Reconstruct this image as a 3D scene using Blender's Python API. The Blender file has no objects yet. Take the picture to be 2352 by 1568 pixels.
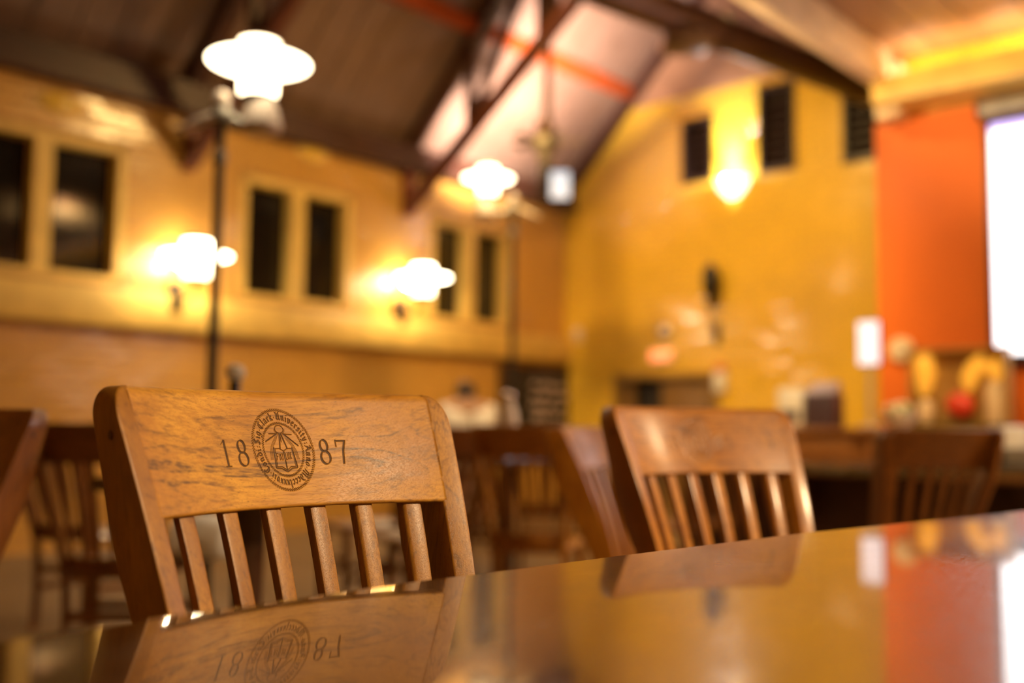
import bpy, bmesh, math, random
import numpy as np
from math import sin, cos, tan, atan, radians, pi, sqrt
from mathutils import Vector, Matrix
random.seed(7)
S = bpy.context.scene
COL = S.collection
D = bpy.data

# ------------------------------------------------------------------ camera, world, light, exposure
FPX, IMW, IMH, ZC = 2287.0, 2352, 1568, 0.94
PITCH, ROLL = atan(184 / FPX), 0.0108
cf = np.array([0, cos(PITCH), sin(PITCH)])
r0 = np.array([1.0, 0, 0]); u0 = np.array([0, -sin(PITCH), cos(PITCH)])
cr = r0 * cos(ROLL) + u0 * sin(ROLL)
cu = -r0 * sin(ROLL) + u0 * cos(ROLL)
CAM = np.array([0, 0, ZC])
cam = D.objects.new('camera', D.cameras.new('camera')); COL.objects.link(cam)
M = Matrix([[cr[i], cu[i], -cf[i], CAM[i]] for i in range(3)] + [[0, 0, 0, 1]])
cam.matrix_world = M
cam.data.sensor_width = 36; cam.data.lens = 36 * FPX / IMW
cam.data.clip_start = 0.02
cam.data.dof.use_dof = True
cam.data.dof.focus_distance = 1.20
cam.data.dof.aperture_fstop = 1.48
cam.data.dof.aperture_blades = 0
S.camera = cam
S.view_settings.view_transform = 'Standard'
S.view_settings.look = 'None'
S.view_settings.gamma = 1
S.view_settings.use_curve_mapping = False
S.view_settings.exposure = 0.55
S.cycles.sample_clamp_indirect = 6
S.cycles.max_bounces = 8

world = D.worlds.new('night'); S.world = world
world.use_nodes = True
world.node_tree.nodes['Background'].inputs[0].default_value = (0.010, 0.009, 0.010, 1)
world.node_tree.nodes['Background'].inputs[1].default_value = 1

# room frame: a = distance from the back wall, b = distance from the left (window) wall, z = height
TH = radians(42)
U = np.array([sin(TH), cos(TH), 0]); WV = np.array([cos(TH), -sin(TH), 0])
P0 = np.array([0.59177, 11.2, 0])
def R(a, b, z): return P0 - U * a + WV * b + np.array([0, 0, z])
def ray(x, y): return cf + cr * (x - IMW / 2) / FPX - cu * (y - IMH / 2) / FPX
def atY(x, y, Y): v = ray(x, y); return CAM + v * (Y / v[1])
def atZ(x, y, z): v = ray(x, y); return CAM + v * ((z - ZC) / v[2])
def to_room(P): d = np.array(P) - P0; return (-(d @ U), d @ WV, P[2])
def onL(x, y, b=0): v = ray(x, y); P = P0 + WV * b; return to_room(CAM + v * (((P - CAM) @ WV) / (v @ WV)))
def onB(x, y, a=0): v = ray(x, y); P = P0 - U * a; return to_room(CAM + v * (((P - CAM) @ U) / (v @ U)))

def lamp(name, kind, loc, energy, color, size=0.2, rot=None, **kw):
    l = D.lights.new(name, kind); l.energy = energy; l.color = color
    if kind == 'AREA':
        l.shape = 'RECTANGLE'; l.size = size; l.size_y = kw.get('size_y', size)
    else: l.shadow_soft_size = size
    if kind == 'SPOT': l.spot_size = kw['spot']; l.spot_blend = kw.get('blend', .6)
    o = D.objects.new(name, l); COL.objects.link(o); o.location = loc
    if rot is not None:
        o.rotation_euler = Vector(rot).to_track_quat('-Z', 'Y').to_euler()
    return o
WARM = (1.0, 0.70, 0.38)
WARMW = (1.0, 0.80, 0.58)
# unseen spots added: a key over the foreground table, fills along the room
AMBERL = (1.0, 0.63, 0.22)
DOWN = (0, 0.001, -1)
lamp('room_fill', 'SPOT', (1.45, 0.25, 2.35), 195, WARM, 0.11, rot=DOWN, spot=radians(150), blend=.5)
lamp('room_fill', 'SPOT', R(4.2, 8.0, 2.9), 200, WARM, 0.2, rot=DOWN, spot=radians(150), blend=.5)
lamp('room_fill', 'SPOT', R(3.6, 4.4, 3.6), 170, WARM, 0.15, rot=DOWN, spot=radians(140), blend=.5)
lamp('wall_fill', 'SPOT', R(3.6, 3.6, 4.3), 210, AMBERL, .15, rot=tuple(R(3.9, 0, 1.7) - R(3.6, 3.6, 4.3)), spot=radians(100), blend=.9)  # added spot without a fixture, brightens the left wall
# added spots without fixtures, aimed at the back wall, cream beam and orange wall
lamp('wall_fill', 'SPOT', R(4.4, 2.6, 4.6), 560, AMBERL, .12, rot=tuple(-np.array(R(4.4, 2.6, 4.6)) + R(0, 2.7, 1.5)), spot=radians(88), blend=.9)
lamp('wall_fill', 'SPOT', R(4.6, 3.2, 2.7), 190, WARM, .1, rot=tuple(R(3.4, 4.5, 3.35) - R(4.6, 3.2, 2.7)), spot=radians(70), blend=.8)
lamp('wall_fill', 'SPOT', R(4.6, 5.6, 3.2), 120, AMBERL, .12, rot=tuple(-np.array(R(4.6, 5.6, 3.2)) + R(2.0, 5.0, 2.0)), spot=radians(80), blend=.8)
for k in range(10):
    lamp('cove_lamp', 'POINT', R(2.19, 4.75 + k * .55, 3.17), 3.6, (1, .86, .70), 0.03)

# ------------------------------------------------------------------ helpers
class MB:
    def __init__(s): s.v = []; s.f = []; s.m = []
    def add(s, vs, fs, mi=0):
        o = len(s.v); s.v += [tuple(float(c) for c in p) for p in vs]
        s.f += [tuple(i + o for i in f) for f in fs]; s.m += [mi] * len(fs); return s
    def hexa(s, p, mi=0):   # 8 points: bottom ring 0-3, top ring 4-7
        return s.add(p, [(3, 2, 1, 0), (4, 5, 6, 7), (0, 1, 5, 4), (1, 2, 6, 5), (2, 3, 7, 6), (3, 0, 4, 7)], mi)
    def box(s, x0, x1, y0, y1, z0, z1, mi=0):
        return s.hexa([(x0, y0, z0), (x1, y0, z0), (x1, y1, z0), (x0, y1, z0), (x0, y0, z1), (x1, y0, z1), (x1, y1, z1), (x0, y1, z1)], mi)
    def rbox(s, a0, a1, b0, b1, z0, z1, mi=0):
        return s.hexa([R(a0, b0, z0), R(a0, b1, z0), R(a1, b1, z0), R(a1, b0, z0), R(a0, b0, z1), R(a0, b1, z1), R(a1, b1, z1), R(a1, b0, z1)], mi)
    def bar(s, p, q, w, h, up=(0, 0, 1), mi=0):
        p, q = Vector(p), Vector(q); d = (q - p).normalized(); sd = d.cross(Vector(up)).normalized(); u = sd.cross(d)
        c = lambda P, i, j: P + sd * (w / 2 * i) + u * (h / 2 * j)
        return s.hexa([c(p, -1, -1), c(p, 1, -1), c(q, 1, -1), c(q, -1, -1), c(p, -1, 1), c(p, 1, 1), c(q, 1, 1), c(q, -1, 1)], mi)
    def tube(s, pts, rad, n=12, mi=0):
        pts = [Vector(p) for p in pts]; rr = rad if isinstance(rad, (list, tuple)) else [rad] * len(pts)
        t0 = (pts[1] - pts[0]).normalized(); ref = Vector((0, 0, 1)) if abs(t0.z) < .9 else Vector((1, 0, 0))
        vs = []
        for i, p in enumerate(pts):
            t = (pts[min(i + 1, len(pts) - 1)] - pts[max(i - 1, 0)]).normalized()
            e1 = t.cross(ref).normalized(); e2 = t.cross(e1)
            vs += [p + (e1 * cos(2 * pi * k / n) + e2 * sin(2 * pi * k / n)) * rr[i] for k in range(n)]
        fs = []
        for i in range(len(pts) - 1):
            for k in range(n): fs.append((i * n + k, i * n + (k + 1) % n, (i + 1) * n + (k + 1) % n, (i + 1) * n + k))
        fs.append(tuple(range(n))[::-1]); fs.append(tuple((len(pts) - 1) * n + k for k in range(n)))
        return s.add(vs, fs, mi)
    def lathe(s, prof, c=(0, 0, 0), n=32, mi=0):
        vs = []
        for r, z in prof: vs += [(c[0] + r * cos(2 * pi * k / n), c[1] + r * sin(2 * pi * k / n), c[2] + z) for k in range(n)]
        fs = []
        for i in range(len(prof) - 1):
            for k in range(n): fs.append((i * n + k, i * n + (k + 1) % n, (i + 1) * n + (k + 1) % n, (i + 1) * n + k))
        fs.append(tuple(range(n))[::-1]); fs.append(tuple((len(prof) - 1) * n + k for k in range(n)))
        return s.add(vs, fs, mi)
    def loft(s, rings, mi=0, caps=True):
        n = len(rings[0]); vs = [p for r in rings for p in r]; fs = []
        for i in range(len(rings) - 1):
            for k in range(n): fs.append((i * n + k, i * n + (k + 1) % n, (i + 1) * n + (k + 1) % n, (i + 1) * n + k))
        if caps: fs += [tuple(range(n))[::-1], tuple((len(rings) - 1) * n + k for k in range(n))]
        return s.add(vs, fs, mi)
    def build(s, name, mat, parent=None, smooth=False, bevel=0, seg=2, fixn=True):
        me = D.meshes.new(name); me.from_pydata(s.v, [], s.f)
        mats = mat if isinstance(mat, (list, tuple)) else [mat]
        for m in mats: me.materials.append(m)
        if any(s.m): me.polygons.foreach_set('material_index', s.m)
        if fixn or bevel:
            bm = bmesh.new(); bm.from_mesh(me)
            bmesh.ops.recalc_face_normals(bm, faces=bm.faces)
            if bevel:
                bmesh.ops.bevel(bm, geom=[e for e in bm.edges if e.is_manifold and e.calc_face_angle(0) > .5], offset=bevel, segments=seg, affect='EDGES', profile=.5)
            bm.to_mesh(me); bm.free()
        me.validate()
        if smooth or bevel:
            me.polygons.foreach_set('use_smooth', [True] * len(me.polygons))
            try: me.set_sharp_from_angle(angle=radians(40))
            except Exception: pass
        me.update()
        return link(name, me, parent)
def link(name, me, parent=None):
    o = D.objects.new(name, me); COL.objects.link(o)
    if parent is not None: o.parent = parent
    return o
def tag(o, label=None, cat=None, group=None, kind=None):
    if label: o['label'] = label
    if cat: o['category'] = cat
    if group: o['group'] = group
    if kind: o['kind'] = kind
    return o
def thing(name, label, cat, loc=(0, 0, 0), rz=0, group=None, scale=1):
    o = D.objects.new(name, None); COL.objects.link(o); o.location = [float(c) for c in loc]; o.rotation_euler = (0, 0, rz)
    o.empty_display_size = .1; o.scale = (scale,) * 3
    return tag(o, label, cat, group)
def struct(o): o['kind'] = 'structure'; return o
def copy_tree(o, parent=None):
    c = o.copy(); COL.objects.link(c)
    if parent is not None: c.parent = parent
    for ch in list(o.children): copy_tree(ch, c)
    return c
ROOM_RZ = -TH   # local x along WV? see place_room
def room_axes(): return math.atan2(WV[1], WV[0])

# ------------------------------------------------------------------ materials
class NT:
    def __init__(s, name):
        s.m = D.materials.new(name); s.m.use_nodes = True; s.t = s.m.node_tree; s.b = s.t.nodes['Principled BSDF']
    def n(s, typ, **kw):
        nd = s.t.nodes.new(typ)
        for k, v in kw.items():
            if k.startswith('i_'): nd.inputs[k[2:].replace('_', ' ')].default_value = v
            else: setattr(nd, k, v)
        return nd
    def l(s, a, b): s.t.links.new(a, b)
    def ramp(s, src, stops, interp='LINEAR'):
        r = s.n('ShaderNodeValToRGB'); r.color_ramp.interpolation = interp
        e = r.color_ramp.elements
        while len(e) < len(stops): e.new(.5)
        for i, (p, c) in enumerate(stops):
            e[i].position = p; e[i].color = (c if len(c) == 4 else (*c, 1)) if isinstance(c, (tuple, list)) else (c, c, c, 1)
        s.l(src, r.inputs[0]); return r.outputs[0]
    def mix(s, fac, a, b, typ='MIX'):
        x = s.n('ShaderNodeMix', data_type='RGBA', blend_type=typ)
        for sock, v in ((x.inputs[0], fac), (x.inputs[6], a), (x.inputs[7], b)):
            if hasattr(v, 'is_linked'): s.l(v, sock)
            else: sock.default_value = (*v, 1) if isinstance(v, (tuple, list)) and len(v) == 3 else v
        return x.outputs[2]
    def noise(s, vec, scale, detail=3, rough=.5, dist=0):
        x = s.n('ShaderNodeTexNoise'); x.inputs['Scale'].default_value = scale; x.inputs['Detail'].default_value = detail
        x.inputs['Roughness'].default_value = rough; x.inputs['Distortion'].default_value = dist
        if vec is not None: s.l(vec, x.inputs['Vector'])
        return x.outputs['Fac']
    def mapped(s, scale, coord='Object', rnd=True, rot=(0, 0, 0)):
        tc = s.n('ShaderNodeTexCoord'); mp = s.n('ShaderNodeMapping'); mp.inputs['Scale'].default_value = scale; mp.inputs['Rotation'].default_value = rot
        v = tc.outputs[coord]
        if rnd:
            oi = s.n('ShaderNodeObjectInfo'); mu = s.n('ShaderNodeVectorMath', operation='SCALE'); cb = s.n('ShaderNodeCombineXYZ')
            for i in range(3): s.l(oi.outputs['Random'], cb.inputs[i])
            s.l(cb.outputs[0], mu.inputs[0]); mu.inputs['Scale'].default_value = 7.3
            ad = s.n('ShaderNodeVectorMath', operation='ADD'); s.l(v, ad.inputs[0]); s.l(mu.outputs[0], ad.inputs[1]); v = ad.outputs[0]
        s.l(v, mp.inputs['Vector']); return mp.outputs[0]
    def bump(s, h, strength, dist=.002):
        b = s.n('ShaderNodeBump'); b.inputs['Strength'].default_value = strength; b.inputs['Distance'].default_value = dist
        s.l(h, b.inputs['Height']); s.l(b.outputs[0], s.b.inputs['Normal']); return b
    def set(s, **kw):
        for k, v in kw.items():
            k = k.replace('_', ' ')
            s.b.inputs[k].default_value = (*v, 1) if isinstance(v, (tuple, list)) and len(v) == 3 else v
        return s

def plain(name, col, rough=.5, metal=0, var=.15, scale=6, coat=0, bump=0):
    t = NT(name); t.set(Roughness=rough, Metallic=metal, Coat_Weight=coat)
    nz = t.noise(t.mapped((1, 1, 1)), scale, 4)
    c = t.mix(t.ramp(nz, [(.3, 0.0), (.7, 1.0)]), tuple(x * (1 - var) for x in col), tuple(min(1, x * (1 + var)) for x in col))
    t.l(c, t.b.inputs['Base Color'])
    if bump: t.bump(t.noise(t.mapped((1, 1, 1)), scale * 20, 3), bump)
    return t.m
def glow(name, col, strength):
    t = NT(name); t.set(Base_Color=(.9, .8, .6), Roughness=.3, Emission_Color=col, Emission_Strength=strength); return t.m

def wood(name, axis, light, mid, dark, rough=.36, coat=.25, dirt=False, gscale=1.0, pore=.6, coatr=.18, ringk=1.0):
    t = NT(name)
    k = {'x': 0, 'y': 1, 'z': 2}[axis]
    def sc(long_, cross):
        v = [cross] * 3; v[k] = long_; return tuple(v)
    # broad flame figure: warped growth rings drawn out along the grain
    w = t.noise(t.mapped(sc(1.3 * gscale, 13 * gscale)), 1.0, 1.5, .5, .3)
    ring = t.n('ShaderNodeMath', operation='MULTIPLY'); t.l(w, ring.inputs[0]); ring.inputs[1].default_value = 13.0
    fr = t.n('ShaderNodeMath', operation='FRACT'); t.l(ring.outputs[0], fr.inputs[0])
    ringc = t.ramp(fr.outputs[0], [(0, 0.1), (.12, 0.0), (.72, .22), (.92, 1.0), (1, .1)])
    fib = t.noise(t.mapped(sc(6, 300)), 1.0, 1.5, .5)
    fine = t.noise(t.mapped(sc(45, 1500)), 1.0, 2, .6)
    blot = t.noise(t.mapped(sc(7, 12)), 1.0, 3, .6)
    c = t.mix(t.ramp(blot, [(.32, 0.0), (.68, 1.0)]), mid, light)
    c = t.mix(t.ramp(fib, [(.35, .55), (.6, 0.0)]), c, mid)
    gm = t.n('ShaderNodeMath', operation='MULTIPLY'); t.l(ringc, gm.inputs[0]); t.l(t.ramp(fib, [(.38, 1.0), (.66, .25)]), gm.inputs[1])
    streak = t.noise(t.mapped(sc(1.6, 22)), 1.0, 2, .5)
    gm2 = t.n('ShaderNodeMath', operation='MULTIPLY'); t.l(gm.outputs[0], gm2.inputs[0]); t.l(t.ramp(streak, [(.42, .25), (.62, 1.0)]), gm2.inputs[1])
    gm3 = t.n('ShaderNodeMath', operation='MULTIPLY'); t.l(gm2.outputs[0], gm3.inputs[0]); gm3.inputs[1].default_value = ringk
    c = t.mix(gm3.outputs[0], c, dark)
    vein = t.noise(t.mapped(sc(1.1, 26)), 1.0, 1.5, .5)
    vm = t.n('ShaderNodeMath', operation='MULTIPLY'); t.l(t.ramp(vein, [(.43, 0.0), (.465, .50), (.50, 0.0), (.61, 0.0), (.63, .42), (.66, 0.0)]), vm.inputs[0]); t.l(t.ramp(fib, [(.36, 1.0), (.62, .15)]), vm.inputs[1])
    c = t.mix(vm.outputs[0], c, dark)
    pr = t.ramp(fine, [(.56, 0.0), (.70, pore)])
    c = t.mix(pr, c, tuple(x * .55 for x in dark))
    rg = t.ramp(blot, [(.3, rough * .8), (.7, rough * 1.25)])
    hb = t.n('ShaderNodeMath', operation='ADD'); t.l(t.ramp(fine, [(.5, 1.0), (.72, 0.0)]), hb.inputs[0]); t.l(fib, hb.inputs[1])
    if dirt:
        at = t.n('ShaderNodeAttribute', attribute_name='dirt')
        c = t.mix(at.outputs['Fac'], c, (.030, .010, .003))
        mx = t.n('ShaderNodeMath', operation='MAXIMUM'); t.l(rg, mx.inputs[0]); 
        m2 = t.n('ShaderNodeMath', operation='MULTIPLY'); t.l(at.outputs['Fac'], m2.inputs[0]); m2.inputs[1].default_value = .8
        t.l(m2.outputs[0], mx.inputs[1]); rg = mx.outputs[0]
    t.l(c, t.b.inputs['Base Color']); t.l(rg, t.b.inputs['Roughness'])
    t.set(Coat_Weight=coat, Coat_Roughness=coatr)
    t.bump(hb.outputs[0], .22, .0006)
    return t.m

OAK = ((.62, .315, .038), (.38, .155, .016), (.10, .046, .016))
W_X = wood('honey_oak_crosswise', 'x', *OAK, dirt=True, rough=.5, coat=.06, coatr=.35)
OAKZ = ((.44, .205, .026), (.25, .098, .010), (.070, .028, .009))  # browner slats and posts, also darkened in colour for the posts' shaded sides
W_Z = wood('honey_oak_upright', 'z', *OAKZ, rough=.44, coat=.08, coatr=.3, ringk=.4)
W_Y = wood('honey_oak_lengthwise', 'y', *OAK)
OAKA = ((.54, .215, .012), (.34, .112, .005), (.085, .030, .006))
A_X = wood('amber_oak_crosswise', 'x', *OAKA, dirt=True, rough=.40, coat=.2, coatr=.2); A_Z = wood('amber_oak_upright', 'z', *OAKA, rough=.36, coat=.35, coatr=.15, ringk=.4); A_Y = wood('amber_oak_lengthwise', 'y', *OAKA)
OAK_SHADE = ((.30, .105, .014), (.20, .062, .007), (.06, .02, .006))  # background chairs' oak, darkened so that their shade sits in the colour
D_X = wood('shaded_oak_crosswise', 'x', *OAK_SHADE, dirt=True); D_Z = wood('shaded_oak_upright', 'z', *OAK_SHADE); D_Y = wood('shaded_oak_lengthwise', 'y', *OAK_SHADE)
TT = wood('table_top_varnish', 'x', (.040, .013, .002), (.028, .009, .0014), (.01, .004, .001), rough=.22, coat=1.0, pore=.25, coatr=.035)
TB = plain('dark_table_leg', (.07, .025, .008), .4)
BARW = wood('bar_wood', 'x', (.42, .19, .05), (.30, .12, .03), (.10, .04, .012))

def brickmat(name, col, var, rough, coat=.7, cr=.2):
    t = NT(name)
    oi = t.n('ShaderNodeTexCoord')
    n1 = t.noise(t.mapped((1, 1, 1), rnd=False), 1.3, 3)
    n2 = t.noise(t.mapped((1, 1, 1), rnd=False), 7.0, 4)
    c = t.mix(t.ramp(n1, [(.3, 0.0), (.7, 1.0)]), tuple(x * (1 - var) for x in col), tuple(min(1, x * (1 + var)) for x in col))
    c = t.mix(t.ramp(n2, [(.45, 0.0), (.75, .35)]), c, tuple(x * .72 for x in col))
    t.l(c, t.b.inputs['Base Color']); t.set(Roughness=rough, Specular_IOR_Level=.5, Coat_Weight=coat, Coat_Roughness=cr)
    t.bump(n2, .06, .004)
    return t.m
BR_B = brickmat('yellow_glazed_brick', (.82, .53, .036), .10, .30, 1.0, .13)
BR_L = brickmat('tan_glazed_brick', (.68, .365, .065), .10, .32)
MORT_B = plain('yellow_joint', (.55, .33, .07), .8)
MORT_L = plain('tan_joint', (.50, .29, .10), .8)
TRIMM = plain('cream_yellow_paint', (.80, .54, .13), .45)
GABLE = plain('rose_brown_boarding', (.38, .205, .115), .6)
ROOFW = wood('roof_boarding', 'x', (.25, .155, .11), (.20, .12, .08), (.12, .065, .04), rough=.55, coat=0, gscale=.3, pore=.2)
STEEL = plain('oxide_red_steel', (.20, .038, .012), .45)
STEELM = plain('brown_red_steel', (.105, .026, .011), .5)
STEELD = plain('dark_brown_steel', (.060, .020, .010), .5)
FLOORM = plain('tan_floor', (.20, .125, .055), .45, scale=2)
GLASSN = plain('night_pane', (.012, .010, .009), .06, var=.3, scale=2)
LOUV = plain('dark_louvre', (.030, .015, .012), .4)
ORANGE = plain('orange_paint', (.72, .155, .008), .55, var=.06, scale=2)
CREAM = plain('cream_plaster', (.78, .60, .36), .5)
BROWNC = wood('bar_ceiling_boarding', 'x', (.44, .25, .11), (.36, .19, .08), (.2, .1, .04), rough=.5, coat=0, gscale=.3, pore=.2)
DUCT = plain('brown_duct_paint', (.085, .042, .030), .4)
POLE = plain('black_iron', (.022, .018, .015), .38, metal=.3)
PALEM = plain('pale_metal', (.52, .44, .38), .4, metal=.2)
GREYM = plain('grey_metal', (.22, .20, .17), .4, metal=.5)
WHITEP = plain('white_plastic', (.78, .76, .70), .4)
DARKP = plain('dark_plastic', (.035, .025, .030), .4)
BLACKP = plain('black_board', (.022, .016, .012), .6)
CHALK = plain('chalk_marks', (.80, .60, .50), .9)
SHADE = glow('lit_opal_glass', (1.0, .80, .50), 7.5)
SHADE2 = glow('lit_opal_glass_dim', (1.0, .78, .46), 8)
SHADE3 = glow('lit_opal_glass_bright', (1.0, .80, .50), 16)
BULB = glow('bulb_glow', (1.0, .82, .55), 60)

# ------------------------------------------------------------------ setting
EAVE, PITCHZ = 3.31, 1.02
RIDGE_B = 5.2
A1, B1R = 10.6, 10.4
def roofz(b): return 3.55 + PITCHZ * b
struct(MB().rbox(-.3, A1 + .2, -.3, B1R + .2, -.12, 0).build('floor', FLOORM))

def brick_stuff(org, ex, ez, en, L, H, holes, bl=.212, bh=.068, joint=.009, proud=.006, seed=1, clipf=None):
    """all bricks of a wall face as one mesh; ex along, ez up, en outward"""
    rng = np.random.default_rng(seed)
    V = []; F = []
    row = 0; z = 0.0
    while z < H:
        z1 = min(z + bh - joint, H)
        x = -(bl / 2 if row % 2 else 0)
        while x < L:
            x0, x1 = max(x, 0), min(x + bl - joint, L)
            segs = [(x0, x1)]
            for (h0, h1, g0, g1) in holes:
                if z1 > g0 and z < g1:
                    ns = []
                    for (s0, s1) in segs:
                        if s1 <= h0 or s0 >= h1: ns.append((s0, s1)); continue
                        if s0 < h0 - .02: ns.append((s0, h0))
                        if s1 > h1 + .02: ns.append((h1, s1))
                    segs = ns
            for (s0, s1) in segs:
                if s1 - s0 < .02: continue
                if clipf is not None and z1 > clipf((s0 + s1) / 2): continue
                tl, tr, bb, tt = rng.normal(0, .0009, 4)
                o = len(V); e = .004
                q = [(s0, z, 0), (s1, z, 0), (s1, z1, 0), (s0, z1, 0),
                     (s0 + e, z + e, proud + tl + bb), (s1 - e, z + e, proud + tr + bb), (s1 - e, z1 - e, proud + tr + tt), (s0 + e, z1 - e, proud + tl + tt)]
                V += [org + ex * i + ez * j + en * k for i, j, k in q]
                F += [(o + 4, o + 5, o + 6, o + 7), (o, o + 1, o + 5, o + 4), (o + 1, o + 2, o + 6, o + 5), (o + 2, o + 3, o + 7, o + 6), (o + 3, o, o + 4, o + 7)]
            x += bl
        z += bh; row += 1
    m = MB(); m.v = [tuple(map(float, p)) for p in V]; m.f = F; m.m = [0] * len(F); return m
EZ = np.array([0, 0, 1.0])

# left wall with window openings (in a)
WINS = [(5.22, 6.42), (3.08, 4.23), (.96, 2.10), (7.40, 8.60)]
ZS, ZT = 1.92, 2.95
m = MB(); edges = sorted(WINS)
m.rbox(-.3, A1, -.3, 0, 0, ZS); m.rbox(-.3, A1, -.3, 0, ZT, EAVE + .25)
pa = -.3
for a0, a1 in edges + [(A1, A1)]:
    if a0 > pa: m.rbox(pa, a0, -.3, 0, ZS, ZT)
    pa = a1
wl = struct(m.build('wall_left', MORT_L))
bk = brick_stuff(R(A1, 0, 0), U, EZ, WV, A1, EAVE, [(A1 - a1, A1 - a0, ZS, ZT) for a0, a1 in WINS] + [(0, A1, 1.6, 1.88)], seed=2).build('bricks', BR_L, wl, fixn=False)
bk['kind'] = 'stuff'
struct(MB().rbox(0, A1, 0, .09, 1.60, 1.88).build('trim_1', TRIMM, bevel=.012))
struct(MB().rbox(0, A1, 0, .16, EAVE, EAVE + .22).build('trim_2', STEELD))
for i, (a0, a1) in enumerate(WINS):
    w = MB()
    for q in ((a0, a0 + .06, ZS, ZT), (a1 - .06, a1, ZS, ZT), (a0, a1, ZS, ZS + .05), (a0, a1, ZT - .06, ZT)):
        w.rbox(q[0], q[1], -.16, .015, q[2], q[3])
    fr = struct(w.build('window_%d' % (i + 1), TRIMM))
    am = (a0 + a1) / 2
    MB().rbox(am - .065, am + .065, -.14, .01, ZS + .05, ZT - .06).build('mullion', TRIMM, fr)
    MB().rbox(a0 + .06, am - .065, -.13, -.115, ZS + .05, ZT - .06).build('pane', GLASSN, fr)
    MB().rbox(am + .065, a1 - .06, -.13, -.115, ZS + .05, ZT - .06).build('pane', GLASSN, fr)

# back wall with three louvred openings and a low doorway
VENTS = [(1.55, 1.93, 3.40, 4.08), (2.425, 2.82, 3.375, 4.24), (3.28, 3.68, 3.33, 4.2)]
DOOR = (.775, 1.917, 0, 1.40)
GZ = 4.33
holes = VENTS + [DOOR]
m = MB()
cuts = sorted({-.3, B1R} | {h[0] for h in holes} | {h[1] for h in holes})
for b0, b1 in zip(cuts[:-1], cuts[1:]):
    z = 0
    for h in sorted([h for h in holes if h[0] <= b0 and h[1] >= b1], key=lambda h: h[2]):
        if h[2] > z: m.rbox(-.3, 0, b0, b1, z, h[2])
        z = h[3]
    m.rbox(-.3, 0, b0, b1, z, GZ)
wb = struct(m.build('wall_back', MORT_B))
bk = brick_stuff(R(0, 0, 0), WV, EZ, -U, 7.0, GZ, holes, seed=3, clipf=lambda x: roofz(x) - .02).build('bricks', BR_B, wb, fixn=False)
bk['kind'] = 'stuff'
# gable boarding above, board by board
z = GZ
gb = MB().rbox(-.3, -.02, -.3, B1R, GZ, 9.2).build('wall_gable', GABLE); struct(gb)
while z < 6.2:
    bl = max(0, (z + .2 - 3.55) / PITCHZ - .25)
    MB().rbox(-.02, .012, bl, B1R, z, z + .19).build('board', GABLE, gb); z += .2
for i, (b0, b1, z0, z1) in enumerate(VENTS):
    w = MB()
    for q in ((b0, b0 + .035, z0, z1), (b1 - .035, b1, z0, z1), (b0, b1, z0, z0 + .04), (b0, b1, z1 - .04, z1)): w.rbox(-.14, .02, *q)
    fr = struct(w.build('window_%d' % (i + 5), LOUV))
    n = int((z1 - z0 - .08) / .09)
    for k in range(n):
        zz = z0 + .05 + k * .09
        s = MB(); s.hexa([R(-.03, b0 + .035, zz), R(-.03, b1 - .035, zz), R(-.10, b1 - .035, zz + .07), R(-.10, b0 + .035, zz + .07), R(-.03, b0 + .035, zz + .012), R(-.03, b1 - .035, zz + .012), R(-.10, b1 - .035, zz + .082), R(-.10, b0 + .035, zz + .082)])
        s.build('slat', LOUV, fr)
    MB().rbox(-.16, -.13, b0, b1, z0, z1).build('backing', LOUV, fr)
# doorway: dark gap and one brown leaf
b0, b1, z0, z1 = DOOR
w = MB(); w.rbox(-.2, .03, b0 - .07, b0, 0, z1 + .06); w.rbox(-.2, .03, b1, b1 + .07, 0, z1 + .06); w.rbox(-.2, .03, b0 - .07, b1 + .07, z1, z1 + .06)
dr = struct(w.build('door_1', plain('olive_brown_paint', (.30, .17, .035), .5)))
DLEAF = plain('brown_door_paint', (.20, .105, .025), .5)
MB().rbox(-.12, -.06, b0 + .48, b1, 0, z1).build('door_leaf', DLEAF, dr)
MB().rbox(-.12, -.06, b0, b0 + .14, 0, z1).build('door_leaf', DLEAF, dr)
MB().rbox(-.06, -.045, b0 + .56, b1 - .08, .15, z1 - .12).build('door_panel', DLEAF, dr, bevel=.01)
MB().rbox(-.2, -.17, b0, b1, 0, z1).build('dark_recess', BLACKP, dr)
# roof: planks run up the slope, one object each
cl = struct(MB().hexa([R(-.3, -.3, roofz(-.3) + .06), R(A1, -.3, roofz(-.3) + .06), R(A1, RIDGE_B, roofz(RIDGE_B) + .06), R(-.3, RIDGE_B, roofz(RIDGE_B) + .06),
    R(-.3, -.3, roofz(-.3) + .12), R(A1, -.3, roofz(-.3) + .12), R(A1, RIDGE_B, roofz(RIDGE_B) + .12), R(-.3, RIDGE_B, roofz(RIDGE_B) + .12)]).build('ceiling_left', STEELD))
a = 0; pw = .30; sl = Vector(R(0, 1, roofz(1))) - Vector(R(0, 0, roofz(0))); LEN = sl.length * (RIDGE_B + .1)
pm = MB().box(0, LEN, .006, pw - .006, .0, .035).build('plank', ROOFW, cl)   # local x up the slope
nrm = sl.normalized().cross(Vector(-U)).normalized()
if nrm.z < 0: nrm = -nrm
k = 0
while a < A1:
    o = pm if k == 0 else pm.copy()
    if k: COL.objects.link(o)
    X = sl.normalized(); Y = Vector(-U); Z = X.cross(Y); 
    org = Vector(R(a, -.1, roofz(-.1))) + (Vector((0, 0, 1)) * (.05 if Z.z < 0 else .0)) + Vector((0, 0, random.uniform(-.006, .006)))
    o.matrix_world = Matrix(((X.x, Y.x, Z.x, org.x), (X.y, Y.y, Z.y, org.y), (X.z, Y.z, Z.z, org.z), (0, 0, 0, 1)))
    a += pw; k += 1
zr = roofz(RIDGE_B)
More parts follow.
